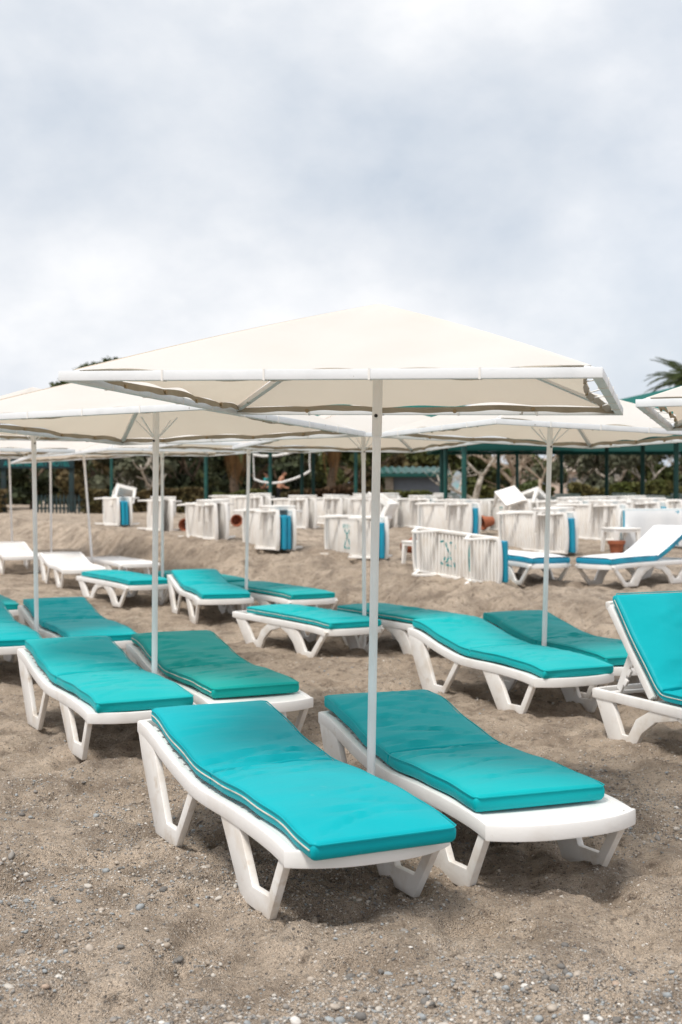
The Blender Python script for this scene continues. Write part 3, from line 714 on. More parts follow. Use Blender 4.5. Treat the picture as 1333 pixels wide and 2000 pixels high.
def stack(x, y, th, labs, cush=1, tbl=None, tilt=0., gap=.10, two=True, roll=0.):
    """x,y: near bottom corner of the left lounger's deck edge; loungers lie on their long side, decks facing each other"""
    ex = Vector((math.cos(th), math.sin(th))); ey = Vector((-math.sin(th), math.cos(th)))
    o2 = Vector((x, y)) + .25 * ey - .32 * ex
    z = tz(x + ey.x * .7, y + ey.y * .7) if not tilt else tz(x, y)
    base = Matrix.Translation((o2.x, o2.y, z - .008)) @ Matrix.Rotation(th, 4, 'Z') @ Matrix.Rotation(tilt, 4, 'X') @ Matrix.Rotation(roll, 4, 'Y')
    up = Matrix.Translation((0, 0, HW + .021))
    res = [lounger('O', base @ up @ Matrix.Rotation(R(90), 4, 'Y'), labs[0], GS)]
    d = .336 * 2 + gap
    if two: lounger('O', base @ Matrix.Translation((d, .03, 0)) @ up @ Matrix.Rotation(R(-90), 4, 'Y'), labs[1], GS)
    for c in range(cush):
        t_ = .085
        xo = .345 + c * t_
        o = ob('lounger_cushion', bl_me); o.matrix_world = base @ Matrix.Translation((xo, -.06 + .02 * c, .30)) @ Matrix.Rotation(R(90), 4, 'Y')
        tag(o, labs[2 + c], 'cushion', GB)
    if tbl:
        yy, rz, lab = tbl
        table(base @ Matrix.Translation((d / 2, yy, 2 * (HW + .021) - .345)) @ Matrix.Rotation(rz, 4, 'Z'), lab)
    return res[0]
def lab2(w): return ('left of two tipped loungers ' + w, 'right of two tipped loungers ' + w)
s10 = stack(2.22, 17.55, .62, ('lounger on its side tilted at the bank edge, sprayed with teal figures', ''), 0, None, tilt=R(3.5), two=False, roll=R(-4))
# it leans on one blue cushion
o = ob('lounger_cushion', bl_me); o.matrix_world = s10.matrix_world @ Matrix.Translation((.0, -.02, .345)); ob('piping', bl_pm, o)
tag(o, 'blue cushion standing behind the tilted lounger at the bank edge', 'cushion', GB)
JR = random.Random(3)
def stk(x, y, th, where, cush=0, tbl=None, **k):
    th += JR.uniform(-.09, .09); k.setdefault('roll', R(JR.uniform(-2.5, 1.5)))
    labs = list(lab2(where)) + ['left blue cushion in tipped pair ' + where, 'right blue cushion in tipped pair ' + where]
    return stack(x, y, th, labs, cush, (tbl[0], tbl[1], 'white side table on tipped pair ' + where) if tbl else None, gap=.10 + .085 * max(0, cush - 1), **k)
s7 = stk(.60, 20.52, .50, 'sprayed with a teal figure left of the nearest pole', 1)
stk(-1.01, 21.76, .42, 'right of the thin pole left of centre', 2, (.25, .05))
stk(-2.26, 24.04, .40, 'between the second and third umbrella poles', 0, (.25, .04))
stk(-3.80, 27.66, .40, 'just behind the second umbrella pole', 0, (.25, -.04))
stk(-5.24, 30.73, .42, 'at the far left beside the leaning pole', 2)
s4 = stk(-2.75, 37.0, .50, 'behind a tipped flower pot left of centre', 1)
stk(-.71, 29.12, .40, 'in the centre, in front of the brown hedge', 0, (.25, .03))
stk(1.43, 34.0, .46, 'far back in front of the kiosk', 1, (.3, .1))
stk(.85, 35.5, .46, 'far back, hidden behind the nearest pole', 0, (.3, 0))
stk(2.55, 24.86, .50, 'behind the tilted lounger, in front of the green post', 1, (.25, .0))
s11 = stk(3.77, 21.19, .47, 'behind the right hand umbrella pole', 1, (.25, .0))
stk(5.20, 23.88, .44, 'right of the right hand umbrella pole', 1, (.25, .0))
s13 = stk(4.05, 27.2, .52, 'far back under two tumbled tables', 0)
stk(3.20, 36.0, .5, 'far back left of the pale bare tree', 0, (.3, 0))
stk(6.35, 34.5, .48, 'far back between two right hand green posts', 0, (.3, 0))
stk(7.55, 30.2, .46, 'far back at the right beside the green post', 0, (.3, 0))
stk(8.40, 37.0, .48, 'far back by the green hedge on the right', 0, (.3, 0))
stk(9.60, 35.0, .46, 'farthest right, cut by the picture edge', 0, (.3, 0))
stk(7.10, 26.6, .46, 'right edge, left of the long white-topped lounger', 0, None)
stk(4.90, 25.9, .46, 'beyond the pair by the right hand pole', 1, (.25, 0))
stk(5.75, 27.1, .45, 'right of the tumbled tables', 0, (.25, 0))
stk(6.55, 27.9, .47, 'left of the right hand green post', 1, (.25, 0))
stk(6.30, 25.3, .43, 'near the right hand green post', 1, (.25, 0))
stk(2.05, 29.3, .48, 'just left of the middle green post', 1, (.25, 0))
stk(3.10, 28.0, .48, 'just right of the middle green post', 0, None)
stk(1.15, 29.8, .46, 'right of the nearest pole in the distance', 0, (.25, 0))
stk(.05, 31.5, .44, 'left of the nearest pole in the distance', 0, (.25, 0))
stk(-1.95, 33.0, .42, 'by the far end of the volleyball net', 0, (.25, 0))
# painted figures on two of the undersides (flat spray paint): strokes in (across, along) lounger coordinates
def paint(root, dabs):
    for pts, w in dabs:
        o = ob('painted_figure', stroke('painted_figure', pts, w, M['teal_spray']), root); o.location = (0, 0, .2795)
def fig(cx, cs, s=1.0):
    f = []
    def d(a, b_, w=.012): f.append(([(cx + a[1] * s, cs + a[0] * s, 1), (cx + (a[1] + b_[1]) / 2 * s, cs + (a[0] + b_[0]) / 2 * s, 1.25), (cx + b_[1] * s, cs + b_[0] * s, .8)], w))
    return f, d
f1, d = fig(0, .82)
for a, b_ in (((.22, -.17), (.14, -.19)), ((.10, -.17), (.08, -.10)), ((.02, -.17), (-.04, -.18)), ((-.13, -.18), (-.12, -.09)), ((.0, -.04), (.03, .02)), ((.11, .04), (.15, .09)), ((.22, .13), (.16, .15)), ((.10, .15), (-.02, .16)), ((-.08, .10), (-.09, .17)), ((.02, .02), (-.02, .07)), ((.07, -.09), (.02, -.03)), ((.03, .03), (.10, .12))): d(a, b_)
f1.append(([(-.20, .40, .3), (-.08, .40, 1.2), (.05, .405, 1.1), (.19, .41, .25)], .022))
paint(s10, f1)
f2, d = fig(0, .78, .95)
for a, b_ in (((.16, -.21), (.16, -.13)), ((.09, -.21), (.08, -.13)), ((.01, -.21), (.0, -.13)), ((-.08, -.20), (-.09, -.13)), ((.12, -.11), (-.02, .03)), ((-.06, -.11), (.03, .02)), ((.03, .02), (.13, .17)), ((-.02, .03), (-.10, .17)), ((.14, .19), (.04, .21)), ((.02, .21), (-.11, .20)), ((.06, -.04), (.0, -.06))): d(a, b_, .015)
paint(s7, f2)
f3, d = fig(0, .8, .9)
for a, b_ in (((.1, -.18), (-.05, -.18)), ((.08, -.12), (-.04, .02)), ((-.04, -.1), (.06, .02)), ((.06, .05), (-.06, .14)), ((.1, .18), (-.06, .18))): d(a, b_, .016)
paint(s13, f3); 
f4, d = fig(0, .9, .9)
for a, b_ in (((.1, -.15), (.0, -.05)), ((.0, .0), (.1, .12)), ((.1, .16), (-.05, .15))): d(a, b_, .014)
paint(s4, f4)
# loose tables
def tmw(x, y, z, e_): return Matrix.Translation((x, y, z)) @ Matrix.Rotation(e_[2], 4, 'Z') @ Matrix.Rotation(e_[1], 4, 'Y') @ Matrix.Rotation(e_[0], 4, 'X')
table(tmw(1.27, 19.9, tz(1.27, 19.9) - .005, (0, 0, .5)), 'white stool-like side table standing left of the tilted lounger')
table(tmw(4.75, 21.9, tz(4.75, 21.9) - .005, (0, 0, .3)), 'white side table standing beyond the long white-topped lounger')
table(tmw(.42, 21.10, tz(.42, 21.1) + .86, (R(118), 0, R(70))), 'overturned white side table lying on the pair left of the nearest pole')
table(tmw(-5.30, 31.2, tz(-5.3, 31.2) + .50, (R(-24), R(14), .3)), 'white side table lying askew on the far left pair')
table(tmw(3.60, 27.7, tz(3.6, 27.7) + .46, (R(38), R(-16), R(20))), 'left of two white side tables tumbled on a far pair')
table(tmw(4.06, 27.5, tz(4.06, 27.5) + .44, (R(-20), R(38), R(30))), 'right of two white side tables tumbled on a far pair')
# two loungers in use on the upper level, with white-topped blue cushions
def wt_cushion(P, mw, s0, s1, label, seed):
    me, pm, _w = cushion_mesh(P, s0, s1, seed, .62, .085, .80, M['blue'], .004, .006, .5)
    o = ob('lounger_cushion', me); o.matrix_world = mw; tag(o, label, 'cushion', 'white-topped blue cushions')
    Vv, Ff = [], []; ss = np.linspace(s0 - .002, s1 + .002, 44)
    for s_ in ss:
        for k in range(9):
            u = -1 + k / 4; tilt = math.atan2(prof(P, s_ + .04) - prof(P, s_ - .04), .08); de = min(s_ - s0, s1 - s_)
            zt = .0945 + .006 * (1 - abs(u) ** 3) * min(1, max(0, de) / .12) - .016 * math.exp(-((s_ - .80) / .012) ** 2) - (.012 if abs(u) == 1 else 0)
            Vv.append((u * .313, s_ - math.sin(tilt) * zt, prof(P, s_) + .004 + math.cos(tilt) * zt))
    for i in range(len(ss) - 1):
        for k in range(8): a = i * 9 + k; Ff.append((a, a + 1, a + 10, a + 9))
    ob('white_top', mesh('white_top', Vv, Ff, M['whitevinyl'], True), o); return o
mw = pose(2.80, 18.05, .42, -.01)
lounger('B', mw, 'white lounger on the upper level beside the tilted one, foot end facing us', 'loungers made up with white-topped blue cushions'); wt_cushion(PB, mw, -.26, 1.6, 'white-topped blue cushion behind the right hand umbrella pole', 71)
mw = pose(3.66, 17.87, -.88, -.01)
lounger('B', mw, 'white lounger on the upper level at the right edge, seen from its side', 'loungers made up with white-topped blue cushions')
PT = [(-.25, .305), (0, .318), (.5, .328), (.78, .334), (.95, .40), (1.15, .50), (1.40, .64), (1.60, .76)]
wt_cushion(PT, mw, -.26, 1.55, 'long white-topped blue cushion with raised head at the right edge', 72)
th = -1.30; bx, by = 4.95, 22.6
mw = Matrix.Translation((bx, by, tz(bx, by) + HW + .015)) @ Matrix.Rotation(th, 4, 'Z') @ Matrix.Rotation(R(90), 4, 'Y')
lounger('O', mw, 'white lounger on its side facing us with a pale cushion, right edge', GS)
wt_cushion(PF, mw @ Matrix.Translation((0, 0, .335)), -.2, 1.6, 'pale cushion standing upright against a lounger at the right edge', 73)

# terracotta pots
def pot_mesh():
    prf = [(0, .0), (.085, .0), (.125, .20), (.145, .20), (.148, .255), (.128, .255), (.112, .20), (.075, .02), (0, .02)]
    V, F = [], []; n = 20
    for r_, z in prf:
        for k in range(n): V.append((r_ * math.cos(2 * math.pi * k / n), r_ * math.sin(2 * math.pi * k / n), z))
    for i in range(len(prf) - 1):
        for k in range(n): F.append((i * n + k, i * n + (k + 1) % n, (i + 1) * n + (k + 1) % n, (i + 1) * n + k))
    return mesh('flower_pot', V, F, M['terracotta'])
pm_ = pot_mesh(); pm_.polygons.foreach_set('use_smooth', [True] * len(pm_.polygons)); pm_.set_sharp_from_angle(angle=R(40))
def pot(x, y, e_, label, dz=0.):
    o = ob('flower_pot', pm_); o.matrix_world = tmw(x, y, tz(x, y) + dz, e_); return tag(o, label, 'flower pot', 'terracotta pots among the stored loungers')
pot(-2.55, 31.0, (R(92), 0, R(15)), 'tipped terracotta pot with its dark mouth facing us, left of centre', .145)
pot(3.05, 25.9, (R(100), 0, R(-70)), 'tipped terracotta pot behind the tilted lounger, mouth to the left', .30)
pot(2.98, 29.0, (R(180), 0, 0), 'terracotta pot upside down beside the blue cushion near the green post', .42)
pot(-4.15, 29.4, (R(95), 0, R(20)), 'dark terracotta pot behind the far left pair of loungers', .145)
pot(-3.32, 28.2, (R(95), 0, R(-15)), 'terracotta pot lying behind the second umbrella pole', .145)
pot(4.55, 21.3, (0, 0, 0), 'upright terracotta pot under the white side table at right', 0.)
pot(1.02, 21.3, (R(80), 0, R(60)), 'terracotta pot lying right of the nearest pole', .14)

# ------------------------------------------------------------------ green pavilions
def pavilion(x0, x1, y0, y1, ez, az, posts, label, name='shade_pavilion'):
    r = empty(name, Matrix.Translation(((x0 + x1) / 2, (y0 + y1) / 2, tz((x0 + x1) / 2, (y0 + y1) / 2)))); tag(r, label, 'pavilion', 'green roofed shade pavilions')
    ox, oy, oz = r.location
    c = [(x0, y0), (x1, y0), (x1, y1), (x0, y1)]; ax_, ay_ = (x0 + x1) / 2, (y0 + y1) / 2
    for k in range(4):
        a, b_ = c[k], c[(k + 1) % 4]; V, F = [], []; n = 12
        for i in range(n + 1):
            for j in range(n + 1):
                u = i / n; v = j / n; px = a[0] + (b_[0] - a[0]) * u; py = a[1] + (b_[1] - a[1]) * u
                V.append((px + (ax_ - px) * v - ox, py + (ay_ - py) * v - oy, ez + (az - ez) * v - .12 * math.sin(math.pi * v) * math.sin(math.pi * u) - oz))
        for i in range(n):
            for j in range(n): q = i * (n + 1) + j; F.append((q, q + 1, q + n + 2, q + n + 1))
        rp = ob('roof_panel', mesh('roof_panel', V, F, M['greenroof'], True), r)
        V = [(a[0] - ox, a[1] - oy, ez - .003 - oz), (b_[0] - ox, b_[1] - oy, ez - .003 - oz), (b_[0] - ox, b_[1] - oy, ez - .10 - oz), (a[0] - ox, a[1] - oy, ez - .10 - oz)]
        ob('valance', mesh('valance', V, [(0, 1, 2, 3)], M['greenroof']), r)
        ob('roof_beam', tube('roof_beam', [(a[0] - ox, a[1] - oy, ez - .05 - oz), (b_[0] - ox, b_[1] - oy, ez - .05 - oz)], .04, M['green'], 6), r)
    for (px, py) in posts:
        top = ez + (az - ez) * max(0, min((px - x0) / (ax_ - x0), (x1 - px) / (x1 - ax_), (py - y0) / (ay_ - y0), (y1 - py) / (y1 - ay_))) * .9
        ob('post', tube('post', [(px - ox, py - oy, tz(px, py) - .2 - oz), (px - ox, py - oy, top - oz)], .058, M['green'], 10), r)
pavilion(2.62, 15.3, 28.1, 39.0, 2.86, 4.42, [(2.70, 28.3), (7.53, 29.0), (2.74, 33.8), (2.93, 37.6), (7.9, 33.8), (7.8, 37.9), (12.2, 28.5), (15.1, 38.6)], 'green tent-roofed shade pavilion on thin dark posts at the right')
pavilion(-4.2, 6.9, 38.8, 45, 3.22, 5.3, [(-4.1, 39.2), (-2.15, 39.2), (.45, 39.2), (4.78, 39.2), (6.7, 39.2), (-1.35, 44.6), (-.96, 44.7), (6.1, 44.7)], 'green tent-roofed shade pavilion far back behind the cream umbrellas')
gp = ob('green_post', tube('green_post', [(0, 0, -.2), (0, 0, 2.6)], .055, M['green'], 10)); gp.location = (-8.0, 45, tz(-8, 45)); tag(gp, 'lone dark green post in front of the trees at the left', 'post')

# ------------------------------------------------------------------ far side: kiosk, entrance, net, fence, house
kx, ky = 3.15, 56.0; kz = tz(kx, ky)
k_ = empty('kiosk', Matrix.Translation((kx, ky, kz))); tag(k_, 'low grey kiosk with a dark green corrugated roof beyond the loungers', 'kiosk')
ob('wall', box_mesh('wall', (2.1, 1.6, 1.55), M['greywall'], .01, (.15, 0, .775)), k_)
o = ob('pillar', box_mesh('pillar', (.34, .34, 1.55), M['stone'], .02, (-1.08, -.72, .775)), k_)
V, F = [], []
for j in range(61):
    xx = -1.6 + 3.1 * j / 60
    for yy, zz in ((-1.25, 1.56), (1.0, 1.86)): V.append((xx, yy, zz + .035 * math.sin(j * 1.05)))
for j in range(60): F.append((2 * j, 2 * j + 2, 2 * j + 3, 2 * j + 1))
ob('roof', mesh('roof', V, F, M['green'], True), k_)
ob('fascia', box_mesh('fascia', (3.1, .05, .16), M['green'], .005, (-.05, -1.22, 1.47)), k_)
ex_, ey_ = -11.2, 48.0; ez_ = tz(ex_, ey_)
g_ = empty('entrance_gate', Matrix.Translation((ex_, ey_, ez_))); tag(g_, 'dark wooden entrance gate with a lettered hotel sign board at the left', 'gate')
for sx in (-1.35, 1.18): ob('post', box_mesh('post', (.17, .17, 2.1), M['wood'], .01, (sx, 0, .95)), g_)
sb = ob('sign_board', box_mesh('sign_board', (2.75, .06, .34), M['signboard'], .006, (-.08, -.12, 1.80)), g_)
ob('beam', box_mesh('beam', (3.0, .22, .14), M['wood'], .01, (-.08, 0, 2.06)), g_)
fc = bpy.data.curves.new('lettering', 'FONT'); fc.body = 'ANNA RESORT HOTEL'; fc.size = .27; fc.align_x = 'CENTER'; fc.align_y = 'CENTER'; fc.extrude = .004
fo = bpy.data.objects.new('lettering_tmp', fc); COL.objects.link(fo); bpy.context.view_layer.update()
lm_ = bpy.data.meshes.new_from_object(fo.evaluated_get(bpy.context.evaluated_depsgraph_get())); bpy.data.objects.remove(fo)
lm_.materials.clear(); lm_.materials.append(M['letter'])
xs_ = [v.co.x for v in lm_.vertices]; lw = max(xs_) - min(xs_)
lo_ = ob('lettering', lm_, sb); lo_.location = (-.08, -.158, 1.80); lo_.rotation_euler = (R(90), 0, 0); lo_.scale = (2.45 / lw, 1, 1)
fe = empty('picket_fence', Matrix.Translation((-10.2, 46.6, tz(-10.2, 46.6)))); tag(fe, 'dark pointed picket fence beneath the trees at the left', 'fence')
pk = extrude_poly('picket', [(-.035, 0), (.035, 0), (.035, .62), (0, .70), (-.035, .62)], .02, M['wood'], 0)
for i in range(12):
    o = ob('picket', pk, fe); o.location = (-.75 + i * .135, 0, -.02); o.rotation_euler = (0, 0, R(90))
for zz in (.18, .48): ob('fence_rail', box_mesh('fence_rail', (1.7, .03, .05), M['wood'], 0, (0, .03, zz)), fe)
# slack volleyball net border
vx, vy = 0, 51.0; vz = tz(-2, vy)
def vp(u, v): return ((u - 666.5) * vy / 2520, 0, 1.6 + (963 - v) * vy / 2520 - vz)
nn = empty('volleyball_net', Matrix.Translation((0, vy, vz))); tag(nn, 'slack white volleyball net border hanging behind the loungers', 'net')
ob('net_band', tube('net_band', [vp(494, 888), (vp(515, 891)), vp(540, 890), vp(562, 886), vp(583, 879), vp(606, 872)], .055, M['cord'], 6), nn)
ob('net_band', tube('net_band', [vp(497, 936), vp(510, 941), vp(530, 944), vp(552, 942), vp(575, 935), vp(592, 928), vp(606, 920)], .05, M['cord'], 6), nn)
ob('side_cord', tube('side_cord', [vp(495, 888), vp(496, 912), vp(497, 936)], .022, M['cord'], 6), nn)
ob('side_cord', tube('side_cord', [vp(606, 872), vp(605, 900), vp(606, 920)], .022, M['cord'], 6), nn)
for u in (488, 613): ob('net_post', tube('net_post', [(vp(u, 900)[0], .02, -.2), (vp(u, 900)[0], .02, 2.9)], .05, M['green'], 8), nn)
hs = empty('beach_house', Matrix.Translation((12.8, 74, tz(12.8, 74)))); tag(hs, 'pale rendered low house glimpsed between the trees on the right', 'house')
ob('wall', box_mesh('wall', (5.2, 4, 1.9), M['house'], .02, (0, 0, .95)), hs)
V = [(-2.9, -2.3, 1.9), (2.9, -2.3, 1.9), (2.9, 2.3, 1.9), (-2.9, 2.3, 1.9), (-1.4, 0, 2.7), (1.4, 0, 2.7)]
ob('roof', mesh('roof', V, [(0, 1, 5, 4), (1, 2, 5), (2, 3, 4, 5), (3, 0, 4), (3, 2, 1, 0)], M['stone']), hs)
for xx in (-1.6, .2, 1.7): w_ = ob('window', box_mesh('window', (.8, .06, .8), M['greywall'], .005, (xx, -2.02, 1.15)), hs)
bd = ob('paddle_board', extrude_poly('paddle_board', [(-.27 * math.cos(a) * (1 if abs(math.sin(a)) < .98 else .9), .0 + .78 + .80 * math.sin(a)) for a in np.linspace(0, 2 * math.pi, 28)[:-1]], .09, M['board'], .02))
bd.matrix_world = Matrix.Translation((4.45, 49, tz(4.45, 49) - .02)) @ Matrix.Rotation(R(90), 4, 'Z') @ Matrix.Rotation(R(6), 4, 'Y'); tag(bd, 'grey and turquoise board standing on end beside the pale tree', 'board')

# ------------------------------------------------------------------ people
def skin_obj(name, pts, edges, rads, m, parent=None, root=0, lv=2):
    me = bpy.data.meshes.new(name); me.from_pydata(pts, edges, []); me.materials.append(m); o = ob(name, me, parent)
    md = o.modifiers.new('skin', 'SKIN'); md.use_smooth_shade = True
    for i, r_ in enumerate(rads):
        sv = me.skin_vertices[0].data[i]; sv.radius = r_ if isinstance(r_, tuple) else (r_, r_)
        sv.use_root = (i == root)
    ss = o.modifiers.new('sub', 'SUBSURF'); ss.levels = lv; ss.render_levels = lv
    return o
def person(x, y, rz, label, lean, shirt, bare):
    """1.75 m figure, local +X is where it faces"""
    z = tz(x, y); mw = Matrix.Translation((x, y, z)) @ Matrix.Rotation(rz, 4, 'Z'); sl = math.sin(lean); cl = math.cos(lean)
    hip = .93
    def tp(a, b_, c): return (a * cl + c * sl, b_, hip + c * cl - a * sl)
    P = [tp(0, 0, .02), tp(0, 0, .16), tp(.01, 0, .34), tp(.0, 0, .47), tp(.01, 0, .545), tp(.03, 0, .61), tp(.055, 0, .68), tp(.05, 0, .76)]
    Rr = [(.125, .16), (.115, .145), (.125, .165), (.10, .15), .058, .066, (.115, .10), (.095, .088)]
    E = [(i, i + 1) for i in range(7)]
    def add(ps, rs, at):
        n0 = len(P); P.extend(ps); Rr.extend(rs); E.append((at, n0)); E.extend((n0 + i, n0 + i + 1) for i in range(len(ps) - 1)); return n0
    for sg in (-1, 1):
        add([(0, sg * .095, hip - .06), (.03, sg * .10, .50), (-.01, sg * .10, .10), (.0, sg * .10, .045), (.15, sg * .115, .03)], [.095, .065, .042, .045, .032], 0)
        sh = tp(.0, sg * .185, .46); el = (sh[0] - .01, sg * .235, sh[2] - .29); wr_ = (el[0] + .17, sg * .15, el[2] - .14)
        n0 = add([sh, el, wr_, (wr_[0] + .07, wr_[1] * .9, wr_[2] + .005)], [.055, .042, .030, (.022, .036)], 3)
        hb = n0 + 3
        for k in range(4): add([(wr_[0] + .12, wr_[1] * .9 + (k - 1.5) * .02, wr_[2] - .002), (wr_[0] + .155 - abs(k - 1.4) * .008, wr_[1] * .9 + (k - 1.5) * .021, wr_[2] - .025)], [.010, .009], hb)
        add([(wr_[0] + .05, wr_[1] * .9 - sg * .045, wr_[2] + .012), (wr_[0] + .085, wr_[1] * .9 - sg * .055, wr_[2] + .006)], [.011, .010], n0 + 2)
    b_ = skin_obj('person', P, E, Rr, M['skin']); b_.matrix_world = mw; tag(b_, label, 'person')
    # trousers
    TP = [(0, 0, hip + .07), (0, 0, hip - .02)]; TR = [(.135, .17), (.14, .18)]; TE = [(0, 1)]
    for sg in (-1, 1):
        n0 = len(TP); TP += [(0, sg * .10, hip - .14), (.03, sg * .105, .50), (-.005, sg * .105, .14)]; TR += [.115, .088, .075]; TE += [(1, n0), (n0, n0 + 1), (n0 + 1, n0 + 2)]
    skin_obj('trousers', TP, TE, TR, M['trousers'], b_)
    if shirt:
        SP = [tp(0, 0, -.03), tp(0, 0, .16), tp(.01, 0, .34), tp(.0, 0, .475)]; SR = [(.15, .19), (.14, .175), (.145, .185), (.115, .16)]; SE = [(0, 1), (1, 2), (2, 3)]
        for sg in (-1, 1):
            n0 = len(SP); sh = tp(.0, sg * .195, .46); SP += [sh, (sh[0] + .04, sg * .225, sh[2] - .17)]; SR += [.072, .068]; SE += [(3, n0), (n0, n0 + 1)]
        skin_obj('shirt', SP, SE, SR, M['shirt'], b_)
    HP = [tp(.03, 0, .785), tp(.0, 0, .72), tp(-.005, 0, .64)]
    skin_obj('hair', HP, [(0, 1), (1, 2)], [(.105, .10), (.11, .105), .085], M['hair'], b_)
    hd = tp(.20, 0, .72)
    for sg in (-1, 1):
        e1 = tp(.150, sg * .034, .71); bm = bmesh.new(); bmesh.ops.create_uvsphere(bm, u_segments=8, v_segments=6, radius=.013); o = ob('eye', bm_mesh('eye', bm, M['black'], True), b_); o.location = e1
    ns = tp(.165, 0, .68); skin_obj('nose', [tp(.145, 0, .71), ns], [(0, 1)], [.012, .018], M['skin'], b_, lv=1)
    mo = ob('mouth', box_mesh('mouth', (.012, .045, .010), M['terracotta'], .002), b_); mo.location = tp(.148, 0, .64)
    return b_
person(-2.78, 58.0, R(-12), 'bare-chested person in black trousers bending forward behind the loungers', .30, False, True)
person(-3.25, 58.6, R(160), 'person in a turquoise shirt behind the green post', .22, True, False)

# ------------------------------------------------------------------ vegetation
def leaves(name, clumps, n, size, m, seed, flat=.0, droop=0.):
    g = np.random.default_rng(seed); C = np.array([c[:3] for c in clumps]); S = np.array([c[3:6] for c in clumps]); vol = S.prod(1) ** .8; pick = g.choice(len(C), n, p=vol / vol.sum())
    d = g.normal(size=(n, 3)); d /= np.linalg.norm(d, axis=1)[:, None]; r_ = g.random(n) ** .45
    # knobbly radius so the outline is uneven
    kn = 1 + .22 * np.sin(d[:, 0] * 7 + pick) * np.sin(d[:, 2] * 9 + pick * 2.1) + .12 * g.normal(size=n)
    P = C[pick] + d * (r_ * kn)[:, None] * S[pick]
    nrm = d + .8 * g.normal(size=(n, 3)); nrm /= np.linalg.norm(nrm, axis=1)[:, None]
    a = np.cross(nrm, g.normal(size=(n, 3))); a /= np.linalg.norm(a, axis=1)[:, None]; b_ = np.cross(nrm, a)
    sz = size * g.uniform(.55, 1.4, n)
    return quads(name, P, a * sz[:, None], b_ * (sz * g.uniform(.35, .7, n))[:, None], m)
def branchy(name, start, h, seed, m, r0=.16, depth=4, spread=.55, up=.6, lean=(0, 0), nb=3):
    rr = random.Random(seed); V1, F1, tips = [], [], []
    def add(path, rads):
        Vn, Fn = tube_vf(path, rads, 6 if rads[0] > .03 else 4); o = len(V1); V1.extend(Vn); F1.extend(tuple(i + o for i in f) for f in Fn)
    def grow(p, d, L, r_, k):
        n = 5; path = [p]; rads = [r_]; q = Vector(p); dd = Vector(d)
        for i in range(n):
            dd = (dd + Vector((rr.uniform(-1, 1), rr.uniform(-1, 1), rr.uniform(-.5, .9))) * .22).normalized(); q = q + dd * L / n; path.append(q.copy()); rads.append(r_ * (1 - .42 * (i + 1) / n))
        add(path, rads)
        if k == 0: tips.append(q.copy()); return
        for j in range(nb if k > 1 else nb + 1):
            i = rr.randint(2, n); az = rr.uniform(0, 2 * math.pi); nd = (dd * (1 - spread) + Vector((math.cos(az), math.sin(az), rr.uniform(-.15, up))) * spread * 1.2).normalized()
            grow(path[i], nd, L * rr.uniform(.6, .85), rads[i] * .68, k - 1)
    grow(Vector(start), Vector((lean[0], lean[1], 1)).normalized(), h, r0, depth)
    return mesh(name, V1, F1, m, True), tips
def tree(x, y, h, wd, leaf, label, seed, n=3600, trunk='bark', size=.13, low=.25, name='leafy_tree', flat=1.0, group='trees and palms behind the beach'):
    z = tz(x, y); r = empty(name, Matrix.Translation((x, y, z))); tag(r, label, 'tree', group); rr = random.Random(seed)
    tm, tips = branchy('trunk', (0, 0, -.2), h * .45, seed, M[trunk], .04 * h, 2, .6, .5, (rr.uniform(-.2, .2), 0))
    ob('trunk', tm, r); cl = []
    for k in range(15):
        a = rr.uniform(0, 2 * math.pi); q = rr.random() ** .6; zz = rr.uniform(low, .88); w_ = wd * math.sqrt(max(.06, 1 - ((zz - .5) / .56) ** 2))
        s_ = rr.uniform(.16, .30) * wd * 1.15
        cl.append((math.cos(a) * q * w_, math.sin(a) * q * w_, zz * h, s_, s_, s_ * rr.uniform(.5, .85) * flat))
    ob('crown', leaves('crown', cl, n, size, M[leaf], seed), r); return r
def frond_mesh(L, m, seed, droop=1.0, w=.40, n=44):
    rr = random.Random(seed); V, F = [], []; pts = []
    for i in range(n + 1):
        u = i / n; pts.append(Vector((L * (u - .10 * droop * u * u), 0, L * (.42 * u - .95 * droop * u * u * .78))))
    Vn, Fn = tube_vf(pts[::3], [.022 * (1 - .8 * i / (len(pts[::3]))) for i in range(len(pts[::3]))], 4); V += Vn; F += Fn
    for i in range(2, n):
        u = i / n; ll = w * math.sin(math.pi * min(1, u * .9 + .12)) ** .7
        for sg in (-1, 1):
            p = pts[i]; d = Vector((.55, sg * .85, -.35 * droop + rr.uniform(-.15, .15))).normalized() * ll; t_ = (pts[i] - pts[i - 1]).normalized() * .022
            o = len(V); V += [p - t_, p + t_, p + d * .6 + t_ * .8 + Vector((0, 0, .03)), p + d, p + d * .6 - t_ * .8]; F.append((o, o + 1, o + 2, o + 3, o + 4))
    return mesh('frond', V, F, m)
